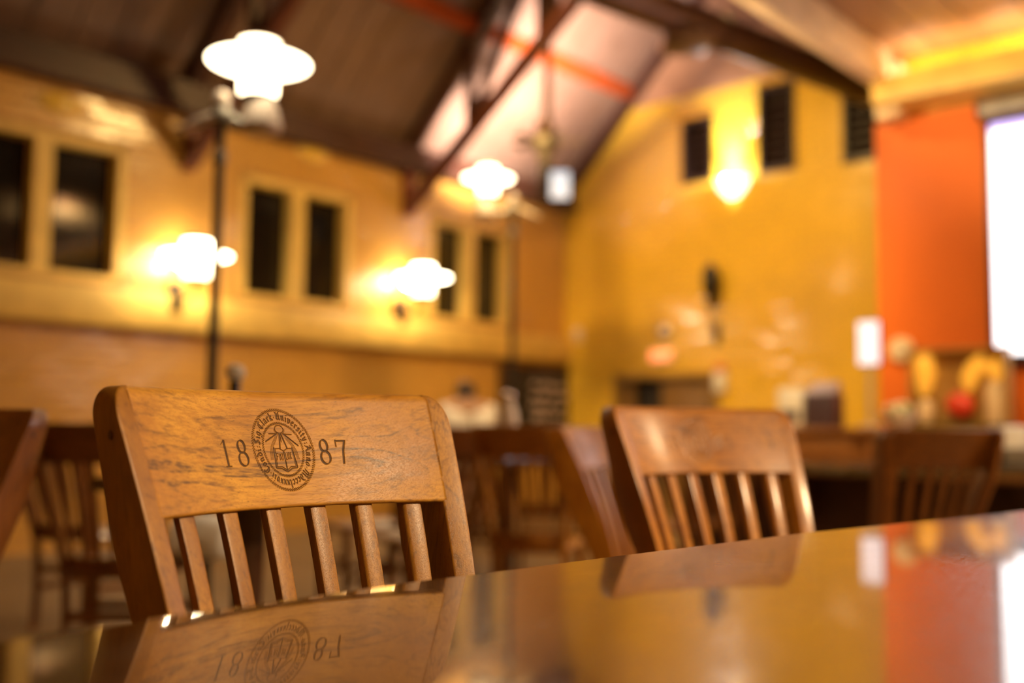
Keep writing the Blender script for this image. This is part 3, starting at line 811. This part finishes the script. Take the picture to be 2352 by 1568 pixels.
# ------------------------------------------------------------------ lamps
def lamp_parts(t, x, z0, s=1.0, cup=True, shade_mat=SHADE):
    """opal disc shade on a glass chimney; z0 = middle of the shade"""
    MB().lathe([(.083 * s, -.012 * s), (.15 * s, -.013 * s), (.21 * s, -.010 * s), (.224 * s, -.003 * s), (.15 * s, .004 * s), (.083 * s, .006 * s)], (x, 0, z0), 40).build('lamp_shade', shade_mat, t, smooth=True)
    MB().lathe([(.084 * s, .0065 * s), (.15 * s, .0045 * s), (.226 * s, -.002 * s), (.222 * s, .006 * s), (.15 * s, .018 * s), (.09 * s, .026 * s)], (x, 0, z0), 40).build('shade_cover', POLE, t, smooth=True)
    MB().lathe([(.083 * s, .02 * s), (.092 * s, .045 * s), (.088 * s, .085 * s), (.07 * s, .10 * s), (.02, .102 * s)], (x, 0, z0), 32).build('glass_dome', shade_mat, t, smooth=True)
    MB().lathe([(.072 * s, -.155 * s), (.083 * s, -.14 * s), (.084 * s, -.04 * s), (.083 * s, -.012 * s)], (x, 0, z0), 32).build('glass_chimney', SHADE2, t, smooth=True)
    MB().lathe([(.093 * s, .088 * s), (.092 * s, .10 * s), (.075 * s, .118 * s), (.05 * s, .128 * s), (.012 * s, .132 * s)], (x, 0, z0), 32).build('shade_cap', PALEM, t, smooth=True)
    if cup: MB().lathe([(.022, -.20 * s), (.05 * s, -.185 * s), (.074 * s, -.157 * s)], (x, 0, z0), 24).build('lamp_holder', POLE, t, smooth=True)
def lamp_post(label, loc, ztop, dz, rz, dx=.162, s=1.0):
    t = thing('lamp_post', label, 'lamp post', (loc[0], loc[1], 0), rz, 'iron lamp posts')
    MB().lathe([(.13, 0), (.13, .03), (.07, .06), (.045, .12), (.03, .16)], (0, 0, 0), 24).build('post_base', POLE, t, smooth=True)
    MB().tube([(0, 0, .1), (0, 0, ztop)], [.026, .021], 16).build('pole', POLE, t, smooth=True)
    for z in (1.0, ztop - .19): MB().lathe([(.021, -.03), (.032, -.02), (.032, .02), (.021, .03)], (0, 0, z), 20).build('collar', GREYM, t, smooth=True)
    MB().lathe([(.02, -.045), (.045, -.03), (.05, .0), (.035, .03), (.02, .04)], (.01, 0, ztop), 20).build('post_head', GREYM, t, smooth=True)
    MB().lathe([(.012, .03), (.032, .05), (.038, .075), (.03, .10), (.008, .112)], (0, 0, ztop), 20).build('finial', PALEM, t, smooth=True)
    MB().tube([(-.03, 0, ztop - .005), (-.10, 0, ztop - .03), (-.20, 0, ztop - .07)], [.026, .024, .008], 14).build('side_arm', PALEM, t, smooth=True)
    MB().tube([(.02, 0, ztop - .01), (.09, 0, ztop - .04), (dx - .02, .0, ztop - .02)], [.03, .026, .022], 14).build('lamp_arm', GREYM, t, smooth=True)
    MB().lathe([(.075, -.08), (.09, -.05), (.07, .03), (.045, .085)], (dx + .02, 0, ztop + .0), 24).build('arm_socket', PALEM, t, smooth=True)
    lamp_parts(t, dx, ztop + dz, s)
    return t
p1 = atY(508, 265, 4.35)
lamp_post('black iron lamp post rising behind the carved chair, its lamp the largest in the photo', p1, p1[2] - .0, .245, 0)
p2 = atY(1180, 440, 7.6)
lp2 = lamp_post('black iron lamp post in front of the chalkboard, its lamp glowing under the roof', p2, p2[2] - .13, .235, pi, .20, .86)
def sconce(label, px, py, s, b=.36, bulb=None):
    a, _, z = onL(px, py, b)
    loc = R(a, 0, 0)
    t = thing('wall_sconce', label, 'lamp', R(a, 0, z - .32), math.atan2(WV[1], WV[0]), 'wall sconces below the trusses')
    bb = b
    MB().box(0.0, .10, -.05, .05, -.10, .14).build('wall_plate', POLE, t, bevel=.01)
    MB().tube([(.09, 0, .0), (.18, 0, -.02), (bb - .04, 0, .02), (bb, 0, .10), (bb, 0, .32 - .19)], .012, 10).build('bracket_arm', POLE, t, smooth=True)
    lamp_parts(t, bb, .32, s, shade_mat=SHADE3)
    MB().lathe([(.01, -.09), (.05, -.07), (.062, -.02), (.05, .03), (.01, .05)], (.17, .0, .33), 20).build('globe', BULB, t, smooth=True)
    return t
sconce('lit wall sconce between the two left windows, partly behind the near lamp post', 452, 585, 1.12)
sconce('lit wall sconce beside the right window of the left wall', 972, 636, 1.10)

# uplight between the louvred openings
a, b, z = onB(1685, 428)
t = thing('wall_uplight', 'glowing half bowl uplight between the two louvred openings of the back wall', 'lamp', R(0, b, z), math.atan2(-U[1], -U[0]))
m = MB(); rings = []
for k in range(9):
    f = k / 8; rr = .05 + .115 * sin(f * pi / 2); zz = -.11 + .17 * f
    rings.append([(max(0.008, rr * sin(q) * .8 + .008), rr * cos(q) * 1.05, zz) for q in np.linspace(0, pi, 13)])
m.loft(rings, caps=False); m.build('bowl', glow('warm_opal_bowl', (1, .86, .62), 2.2), t, smooth=True)
MB().lathe([(.008, -.02), (.025, .0), (.008, .03)], (.07, 0, .03), 12).build('bulb', glow('uplight_bulb', (1, .8, .5), 60), t, smooth=True)
lamp('uplight_beam', 'SPOT', R(.14, b, z + .03), 200, (.95, .92, 1), .05, rot=(U[0] * .22, U[1] * .22, 1), spot=radians(60), blend=1)
lamp('uplight_bulb', 'POINT', R(.13, b, z + .09), 12, (.95, .92, 1), .03)
# unseen spots added near the second truss, washing the roof boards of the end bay
fl = R(2.15, 1.25, 3.25)
lamp('roof_fill', 'SPOT', fl, 480, (1, .80, .70), .06, rot=tuple(R(1.65, .28, 3.83) - fl), spot=radians(80), blend=.9)
fl = R(1.9, 1.7, 3.7)
lamp('roof_fill', 'SPOT', fl, 400, (1, .78, .68), .06, rot=tuple(R(1.30, 1.05, 4.65) - fl), spot=radians(100), blend=.9)

# ------------------------------------------------------------------ screen on the orange wall
AS = OA + .07
_, bL, zT = onB(2266, 284, AS); _, _, zB = onB(2268, 814, AS)
W_ = 2.5
RZW = math.atan2(WV[1], WV[0])     # local x along the back wall, local y towards it
def wall_thing(name, label, cat, a, b, z, group=None): return thing(name, label, cat, R(a, b, z), RZW, group)
t = wall_thing('projection_screen', 'large glowing white screen with a blue top strip on the orange wall', 'screen', OA, bL, zB)
Hs = zT - zB
MB().box(-.02, W_ + .02, -.07, -.005, -.07, Hs + .02).build('screen_frame', DARKP, t, bevel=.006)
MB().box(.02, W_ - .02, -.078, -.066, .0, Hs - .06).build('screen_picture', glow('screen_white', (.88, .92, 1.0), 1.9), t)
MB().box(.02, W_ - .02, -.079, -.066, Hs - .06, Hs - .01).build('screen_strip', glow('screen_blue', (.02, .16, 1.0), 1.1), t)
_, bh, zh = onB(2246, 226, OA + .12)
t = wall_thing('screen_case', 'long grey screen case under the cream fascia above the white screen', 'case', OA, bh, zT + .04)
MB().box(0, W_ + .2, -.13, -.005, 0, zh - zT - .05).build('case_body', GREYM, t, bevel=.02)
for x in (-.012, W_ + .2): MB().box(x, x + .012, -.135, -.003, -.005, zh - zT - .045).build('end_cap', DARKP, t)

# ------------------------------------------------------------------ bar counter and what stands on it
ZC_ = .925
b0 = onB(1560, 985, 2.75)[1]
BL = 9.9 - b0
t = wall_thing('bar_counter', 'wooden bar counter with a lower ledge and shade-dark front under the orange wall', 'counter', 2.75, b0, 0)
MB().box(-.03, BL, -.04, .62, ZC_ - .045, ZC_).build('counter_top', BARW, t, bevel=.01)
MB().box(0, BL - .05, .0, .58, .66, ZC_ - .045).build('upper_front', BARW, t)
MB().box(-.02, BL - .02, -.32, .02, .645, .695).build('ledge', BARW, t, bevel=.008)
MB().box(0, BL - .05, .04, .58, .1, .645).build('lower_front', TB, t)  # coloured dark to stand for the shadow below the ledge
MB().box(.03, BL - .1, .09, .55, 0, .1).build('plinth', TB, t)
for k in range(int(BL / .64)):
    MB().box(.06 + k * .64, .06 + k * .64 + .56, -.022, .0, .715, ZC_ - .065).build('front_panel', BARW, t, bevel=.012)
    MB().hexa([(.30 + k * .64, .04, .30), (.36 + k * .64, .04, .30), (.36 + k * .64, .04, .34), (.30 + k * .64, .04, .34), (.30 + k * .64, .04, .645), (.36 + k * .64, .04, .645), (.36 + k * .64, -.26, .645), (.30 + k * .64, -.26, .645)]).build('ledge_bracket', TB, t)
def onbar(x, y, a=2.42): _, b, z = onB(x, y, a); return b
def barthing(name, label, cat, px, a=2.42, group=None): return wall_thing(name, label, cat, a, onbar(px, 960, a), ZC_, group)
t = barthing('paper_dispenser', 'pale cream dispenser box standing on the bar left of the dark box', 'dispenser', 1826)
MB().box(-.09, .09, -.08, .08, 0, .26).build('dispenser_body', WHITEP, t, bevel=.015)
MB().box(-.06, .06, -.085, -.079, .05, .11).build('slot', DARKP, t)
t = barthing('card_terminal', 'dark purple grey till box on the bar with a pale lit top', 'till', 1893)
MB().box(-.10, .105, -.09, .09, 0, .22).build('till_body', plain('dark_till', (.07, .045, .06), .35), t, bevel=.012)
MB().hexa([(-.09, -.085, .22), (.095, -.085, .22), (.095, .05, .22), (-.09, .05, .22), (-.09, -.03, .255), (.095, -.03, .255), (.095, .05, .30), (-.09, .05, .30)]).build('till_display', plain('till_lilac_panel', (.30, .26, .34), .4), t)
t = barthing('order_display', 'slim bright blue white display on a stand at the left edge of the orange wall', 'display', 2000)
zt_ = onB(2000, 735, 2.42)[2] - ZC_; zb_ = onB(2000, 840, 2.42)[2] - ZC_
MB().lathe([(.08, 0), (.08, .012), (.015, .025), (.012, zb_)], (0, 0, 0), 20).build('stand', PALEM, t, smooth=True)
MB().box(-.075, .075, -.012, .02, zb_, zt_).build('display_case', DARKP, t, bevel=.008)
MB().box(-.068, .068, -.016, -.011, zb_ + .008, zt_ - .008).build('display_face', glow('display_glow', (.58, .72, 1.0), .62), t)
t = barthing('garnish_bowl', 'low pale bowl heaped with green and cream garnish on the bar', 'bowl', 2062, 2.62)
MB().lathe([(.05, 0), (.06, .01), (.12, .07), (.125, .085), (.11, .085)], (0, 0, 0), 28).build('bowl', WHITEP, t, smooth=True)
rg = random.Random(4); GR = plain('leaf_green', (.16, .26, .03), .6); CRG = plain('cream_bits', (.8, .62, .42), .6)
for k in range(22):
    an = rg.uniform(0, 6.28); q = .085 * sqrt(rg.random()); x, y = q * cos(an), q * sin(an); r = rg.uniform(.018, .03)
    MB().lathe([(.004, -r), (r * .75, -r * .6), (r, 0), (r * .7, r * .7), (.004, r)], (x, y, .09 + .05 * (1 - q / .09) + rg.uniform(0, .02)), 9).build('garnish_piece', GR if k % 2 else CRG, t, smooth=True)
t = wall_thing('wall_dial', 'small round cream plate on the orange wall beside the blue display', 'dial', OA, onB(2072, 803, OA)[1], onB(2072, 803, OA)[2])
rot_ring = lambda r, y: [(r * cos(q), y, r * sin(q)) for q in np.linspace(0, 2 * pi, 29)[:-1]]
MB().loft([rot_ring(.085, 0), rot_ring(.085, -.025), rot_ring(.075, -.035)]).build('dial_plate', CREAM, t, smooth=True)
MB().loft([rot_ring(.03, -.034), rot_ring(.028, -.05), rot_ring(.02, -.052)]).build('dial_knob', WHITEP, t, smooth=True)

# tan display case with two amber shapes and a red ball
t = barthing('display_case', 'tan display case on the bar holding two amber shapes and a red ball', 'case', 2206, 2.30)
pz = 1 / FPX * 6.15
cw, chh = 160 * pz / 2 / .745, 185 * pz
TAN = plain('tan_case', (.46, .27, .08), .35)
MB().box(-cw, cw, .05, .062, 0, chh).build('back_panel', TAN, t)
for x in (-cw, cw - .015): MB().box(x, x + .015, -.07, .06, 0, chh).build('side_post', TAN, t)
MB().box(-cw, cw, -.07, .06, -.0, .03).build('case_base', plain('olive_base', (.12, .09, .015), .5), t)
MB().box(-cw, cw, -.07, .06, chh - .015, chh).build('case_top', TAN, t)
AMB = glow('amber_glass', (1.0, .47, .05), .40); AMB.node_tree.nodes['Principled BSDF'].inputs['Base Color'].default_value = (.80, .42, .03, 1)  # weak emission stands in for light shining through from behind
m = MB(); fx = -cw + .075
m.tube([(fx - .005, 0, chh - .02), (fx, 0, chh - .06), (fx + .01, 0, chh - .15), (fx + .0, 0, chh - .24), (fx - .01, 0, chh - .30)], [.03, .055, .06, .045, .012], 16); m.build('amber_shape', AMB, t, smooth=True)
m = MB(); m.tube([(.05, 0, chh - .27), (.055, 0, chh - .20), (.09, 0, chh - .13), (.14, 0, chh - .09), (.19, 0, chh - .10), (.215, 0, chh - .16), (.21, 0, chh - .24)], [.015, .05, .055, .06, .055, .04, .012], 16); m.build('amber_shape', AMB, t, smooth=True)
MB().lathe([(.005, -.082), (.05, -.066), (.08, -.02), (.084, .01), (.06, .06), (.02, .078), (.004, .08)], (.0, -.0, .145), 24).build('red_ball', plain('red_gloss', (.80, .07, .03), .25), t, smooth=True)
MB().lathe([(.03, .0), (.045, .04), (.045, .12), (.02, .15)], (-cw + .09, -.02, .03), 18).build('pale_jar', CREAM, t, smooth=True)
MB().lathe([(.05, .0), (.055, .05), (.055, .22), (.03, .26)], (cw - .08, -.02, .03), 18).build('pale_jar', CREAM, t, smooth=True)

# ------------------------------------------------------------------ back wall fittings
def bw(px, py): _, b, z = onB(px, py, 0); return b, z
b, z = bw(1530, 762)
t = wall_thing('alarm_bell', 'round pale alarm bell shining above the red exit sign', 'bell', 0, b, z)
MB().loft([rot_ring(.09, 0), rot_ring(.09, -.03), rot_ring(.075, -.06), rot_ring(.04, -.078), rot_ring(.01, -.082)]).build('gong', plain('pale_gloss_metal', (.75, .68, .58), .12, metal=.6), t, smooth=True)
MB().box(-.05, .05, -.03, 0, -.13, -.05).build('bell_box', CREAM, t, bevel=.006)
b, z = bw(1525, 818)
t = wall_thing('exit_sign', 'small red lit EXIT sign over the low doorway', 'sign', 0, b, z)
MB().box(-.135, .135, -.05, 0, -.075, .075).build('sign_box', CREAM, t, bevel=.008)
fc = D.curves.new('exit_text', 'FONT'); fc.body = 'EXIT'; fc.size = .13; fc.align_x = 'CENTER'; fc.align_y = 'CENTER'; fc.extrude = .003; fc.offset = .003
fo = D.objects.new('exit_text', fc); COL.objects.link(fo)
bpy.context.view_layer.update()
me = D.meshes.new_from_object(fo.evaluated_get(bpy.context.evaluated_depsgraph_get())); D.objects.remove(fo)
me.transform(Matrix.Translation((0, -.053, 0)) @ Matrix.Rotation(pi / 2, 4, 'X')); me.materials.clear(); me.materials.append(glow('exit_red', (1, .16, .08), 1.6))
link('sign_lettering', me, t)
b, z = bw(1330, 770)
t = wall_thing('alarm_strobe', 'small pale alarm strobe near the corner of the back wall', 'alarm', 0, b, z)
MB().box(-.05, .05, -.035, 0, -.08, .08).build('strobe_body', CREAM, t, bevel=.008)
MB().lathe([(.035, -.03), (.045, 0), (.03, .035)], (0, -.04, .02), 16).build('strobe_lens', WHITEP, t, smooth=True)
b, z = bw(1658, 872)
t = wall_thing('call_point', 'small white and red box on the wall right of the low doorway', 'alarm', 0, b, z)
MB().box(-.065, .065, -.06, 0, -.12, .08).build('box_body', WHITEP, t, bevel=.01)
MB().box(-.05, .05, -.055, 0, .08, .15).build('box_cap', plain('red_cap', (.6, .1, .03), .4), t, bevel=.01)
b, z = bw(1648, 700)
z2 = bw(1650, 620)[1] - z; z1 = bw(1650, 792)[1] - z
t = wall_thing('unlit_sconce', 'unlit black iron lantern on the back wall above the low doorway', 'lamp', 0, b, z)
MB().box(-.035, .035, -.015, 0, z1, z1 + .22).build('wall_plate', POLE, t)
MB().tube([(0, -.015, z1 + .08), (0, -.10, z1 + .12), (0, -.14, z1 + .22), (0, -.13, .02), (0, -.13, z2 - .24)], .013, 10).build('bracket_arm', POLE, t, smooth=True)
MB().lathe([(.03, -.09), (.065, -.03), (.05, .0), (.02, .03)], (0, -.13, .06), 16).build('knuckle', POLE, t, smooth=True)
MB().lathe([(.05, z2 - .27), (.085, z2 - .22), (.085, z2 - .03), (.04, z2 + .04), (.01, z2 + .06)], (0, -.13, 0), 16).build('lantern', POLE, t, smooth=True)

# oval plaques over the windows of the left wall
for px, py, lab in ((140, 238, 'yellow oval plaque over the leftmost window'), (716, 348, 'yellow oval plaque over the middle window')):
    a, _, z = onL(px, py)  # raised yellow oval on the wall above a window
    t = thing('wall_patch', lab, 'patch', R(a, 0, z), math.atan2(-U[1], -U[0]), 'oval wall plaques')
    # local x = -U (towards the camera end), local y = away from the wall
    el = lambda r, y: [(.17 * r * cos(q), y, .085 * r * sin(q)) for q in np.linspace(0, 2 * pi, 33)[:-1]]
    sgn = 1
    yd = Vector((cos(math.atan2(-U[1], -U[0]) + pi / 2), sin(math.atan2(-U[1], -U[0]) + pi / 2), 0)); sgn = 1 if yd.dot(Vector(WV)) > 0 else -1
    MB().loft([el(1, 0), el(1, .015 * sgn), el(.85, .03 * sgn)]).build('patch_rim', TRIMM, t, smooth=True)
    MB().loft([el(.75, .029 * sgn), el(.55, .04 * sgn)]).build('patch_face', plain('yellow_gloss', (.85, .55, .06), .3), t, smooth=True)

# chalkboard in front of the corner of the left wall
aL = onL(1150, 900, .06)[0]; aR = onL(1306, 900, .06)[0]; zt_ = onL(1150, 835, .06)[2]
t = thing('chalkboard', 'dark menu chalkboard with rows of pale handwriting by the far corner', 'board', R(aL, .06, .55), math.atan2(U[1], U[0]))
bwid = aL - aR
MB().box(0, bwid, .0, .03, 0, zt_ - .55).build('board_face', BLACKP, t)
for q in ((0, .04, 0, zt_ - .55), (bwid - .04, bwid, 0, zt_ - .55), (0, bwid, 0, .04), (0, bwid, zt_ - .59, zt_ - .55)):
    MB().box(q[0], q[1], -.012, .035, q[2], q[3]).build('board_frame', TB, t)
for x in (.05, bwid - .11): MB().box(x, x + .06, .0, .05, -.55, .1).build('board_leg', TB, t)
rg = random.Random(11)
hh = zt_ - .55
for k in range(7):
    m = MB(); z = hh - .13 - k * .115; x = .42 * bwid if k else .45 * bwid
    while x < bwid - .10:
        w = rg.uniform(.03, .10) if k else .12; hgt = .075 if k else .06
        n = max(2, int(w / .016))
        pts = [(x + w * i / n, -.004, z + hgt * (.1 + .85 * rg.random())) for i in range(n + 1)]
        for p, q in zip(pts[:-1], pts[1:]): m.bar(p, q, .008, .034, up=(0, 1, 0))
        x += w + .022
    m.build('chalk_writing', CHALK if k else plain('dull_chalk', (.20, .15, .13), .9), t)

# ------------------------------------------------------------------ fan and hanging monitor
fp = atY(1252, 318, 8.2); rm = to_room(fp)
t = thing('ceiling_fan', 'pale bodied ceiling fan hanging from the roof beyond the second lamp post', 'fan', fp)
top = roofz(rm[1]) - rm[2]
MB().tube([(0, 0, .1), (0, 0, top)], .02, 10).build('down_rod', STEELD, t)
MB().lathe([(.03, .16), (.07, .13), (.085, .05), (.07, .02)], (0, 0, 0), 20).build('motor_cap', STEELD, t, smooth=True)
MB().lathe([(.07, .02), (.13, -.01), (.13, -.07), (.08, -.11), (.05, -.20), (.02, -.22)], (0, 0, 0), 24).build('motor_body', plain('fan_grey', (.30, .26, .20), .45), t, smooth=True)
for k in range(5):
    an = k * 2 * pi / 5 + .05; ca, sa = cos(an), sin(an); f = lambda r, s, z: (r * ca - s * sa, r * sa + s * ca, z)
    MB().hexa([f(.12, -.03, -.03), f(.30, -.06, -.035), f(.30, .06, -.02), f(.12, .03, -.02), f(.12, -.03, -.024), f(.30, -.06, -.027), f(.30, .06, -.012), f(.12, .03, -.014)]).build('fan_blade', plain('grey_brown_blade', (.20, .15, .10), .5), t)
mp = atY(1284, 426, 8.6); rm = to_room(mp)
t = thing('hanging_monitor', 'small hanging monitor with a pale blue picture right of the second lamp', 'monitor', mp)
MB().box(-.09, .10, -.02, .05, -.14, .13).build('monitor_case', DARKP, t, bevel=.012)
MB().box(-.075, .09, -.026, -.019, -.12, .12).build('monitor_picture', glow('monitor_glow', (.55, .70, .82), .75), t)
MB().box(-.17, -.06, .02, .16, -.10, .20).build('monitor_housing', BLACKP, t, bevel=.02)
MB().tube([(-.09, .08, .12), (-.09, .08, roofz(rm[1]) - rm[2])], .018, 10).build('drop_pole', STEELD, t)

# ------------------------------------------------------------------ things on tables and chairs
P = atY(540, 870, 2.72)
t = thing('bottle', 'dark bottle with a round pale cap just above the carved crest', 'bottle', (P[0], P[1], ZTAB))
hb = atY(540, 868, 2.72)[2] - ZTAB
MB().lathe([(.028, 0), (.032, .01), (.032, hb * .55), (.016, hb * .80), (.015, hb)], (0, 0, 0), 20).build('bottle_body', plain('dark_glass', (.03, .018, .01), .12), t, smooth=True)
MB().lathe([(.016, hb - .005), (.025, hb + .004), (.027, hb + .018), (.02, hb + .032), (.006, hb + .038)], (0, 0, 0), 20).build('bottle_cap', WHITEP, t, smooth=True)
P = atY(1166, 940, 4.9); ztop = atY(1166, 905, 4.9)[2]
t = thing('carafe', 'tall pale carafe with a bright glint in front of the chalkboard', 'carafe', (P[0], P[1], ZTAB)); hb = ztop - ZTAB
MB().lathe([(.045, 0), (.052, .01), (.056, .10), (.050, hb * .7), (.030, hb * .85), (.032, hb * .95)], (0, 0, 0), 24).build('carafe_body', plain('pale_glaze', (.74, .60, .44), .2), t, smooth=True)
MB().lathe([(.033, hb * .93), (.036, hb * .97), (.03, hb * 1.02), (.008, hb * 1.05)], (0, 0, 0), 24).build('carafe_lid', plain('bright_lid', (.7, .6, .5), .08, metal=.9), t, smooth=True)
P = atY(462, 1262, 3.68)
t = thing('paper_bag', 'white paper bag lying on a chair seat, seen between the carved chair slats', 'bag', (P[0], P[1], .431))
rings = []
for x, w, h in ((-.12, .05, .08), (-.09, .09, .14), (0, .095, .165), (.09, .085, .15), (.125, .03, .12)):
    rings.append([(x, w * cos(q), h / 2 + h / 2 * (abs(sin(q)) ** .5) * (1 if sin(q) > 0 else -1)) for q in np.linspace(0, 2 * pi, 17)[:-1]])
MB().loft(rings).build('bag_body', plain('white_paper', (.90, .89, .85), .8, var=.03), t, smooth=True)
MB().box(.10, .15, -.05, .05, .05, .062).build('bag_fold', WHITEP, t)
P = atY(2318, 1000, 4.15)
t = thing('napkin_caddy', 'cream napkin caddy on the lilac lit table at the right edge', 'caddy', (P[0], P[1], ZTAB), radians(15))
MB().box(-.07, .07, -.05, .05, 0, .075).build('caddy_tray', GREYM, t, bevel=.006)
MB().box(-.065, .065, -.04, .04, .02, .165).build('napkins', WHITEP, t, bevel=.01)

# ------------------------------------------------------------------ seated person by the left wall
a, _, zhd = onL(1076, 903, 1.40)
hp = R(a, 1.40, 0)
t = thing('person', 'person with dark hair in a white shirt seated by the left wall, back turned', 'person', hp, radians(8))
sk = {'pelvis': (0, 0, .52), 'spine': (0, .03, .74), 'chest': (0, .09, .95), 'neck': (0, .17, 1.10), 'skull': (0, .22, 1.155), 'crown': (0, .25, 1.225), 'face': (0, .28, 1.135),
      'shL': (-.18, .09, 1.03), 'elL': (-.24, .20, .78), 'waL': (-.16, .42, .81), 'haL': (-.12, .49, .82), 'shR': (.18, .09, 1.03), 'elR': (.24, .20, .78), 'waR': (.16, .42, .81), 'haR': (.12, .49, .82),
      'hiL': (-.09, .06, .50), 'knL': (-.12, .48, .50), 'anL': (-.13, .48, .08), 'toL': (-.14, .64, .04), 'hiR': (.09, .06, .50), 'knR': (.12, .48, .50), 'anR': (.13, .48, .08), 'toR': (.14, .64, .04)}
rad = dict(pelvis=.13, spine=.125, chest=.155, neck=.055, skull=.075, crown=.055, face=.04, sh=.065, el=.045, wa=.032, ha=.035, hi=.085, kn=.06, an=.042, to=.035)
bones = [('pelvis', 'spine'), ('spine', 'chest'), ('chest', 'neck'), ('neck', 'skull'), ('skull', 'crown'), ('skull', 'face')]
for sd in 'LR': bones += [('chest', 'sh' + sd), ('sh' + sd, 'el' + sd), ('el' + sd, 'wa' + sd), ('wa' + sd, 'ha' + sd), ('pelvis', 'hi' + sd), ('hi' + sd, 'kn' + sd), ('kn' + sd, 'an' + sd), ('an' + sd, 'to' + sd)]
def skin(names, bones, grow, root):
    me = D.meshes.new('skin_tmp'); ix = {n: i for i, n in enumerate(names)}
    me.from_pydata([sk[n] for n in names], [(ix[p], ix[q]) for p, q in bones if p in ix and q in ix], [])
    o = D.objects.new('skin_tmp', me); COL.objects.link(o)
    o.modifiers.new('s', 'SKIN'); o.modifiers.new('u', 'SUBSURF').levels = 2
    for n, i in ix.items():
        r = rad.get(n) or rad[n[:2]]; v = me.skin_vertices[0].data[i]; v.radius = (r * grow, r * grow * (.8 if n in ('chest', 'spine', 'pelvis') else 1)); v.use_root = n == root
    bpy.context.view_layer.update()
    out = D.meshes.new_from_object(o.evaluated_get(bpy.context.evaluated_depsgraph_get())); D.objects.remove(o)
    out.polygons.foreach_set('use_smooth', [True] * len(out.polygons)); out.materials.clear(); return out
me = skin(list(sk), bones, 1.0, 'pelvis'); me.materials.append(plain('skin', (.45, .25, .15), .5)); link('body', me, t)
me = skin(['spine', 'pelvis', 'chest', 'shL', 'shR', 'elL', 'elR', 'waL', 'waR'], bones, 1.22, 'spine'); me.materials.append(plain('white_cotton', (.85, .80, .72), .8)); link('shirt', me, t)
me = skin(['pelvis', 'hiL', 'hiR', 'knL', 'knR', 'anL', 'anR'], bones, 1.12, 'pelvis'); me.materials.append(plain('dark_trousers', (.03, .03, .04), .8)); link('trousers', me, t)
m = MB(); m.lathe([(.072, -.075), (.088, -.02), (.086, .04), (.062, .085), (.02, .103)], (0, .215, 1.165), 20); m.build('hair', plain('dark_hair', (.018, .010, .006), .5), t, smooth=True)
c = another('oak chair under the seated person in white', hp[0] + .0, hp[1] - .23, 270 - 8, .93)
q = np.array(hp) + np.array([-.08, .88, 0])
rtable('varnished table at which the person in white sits', q[0], q[1], .7, .6, radians(8))
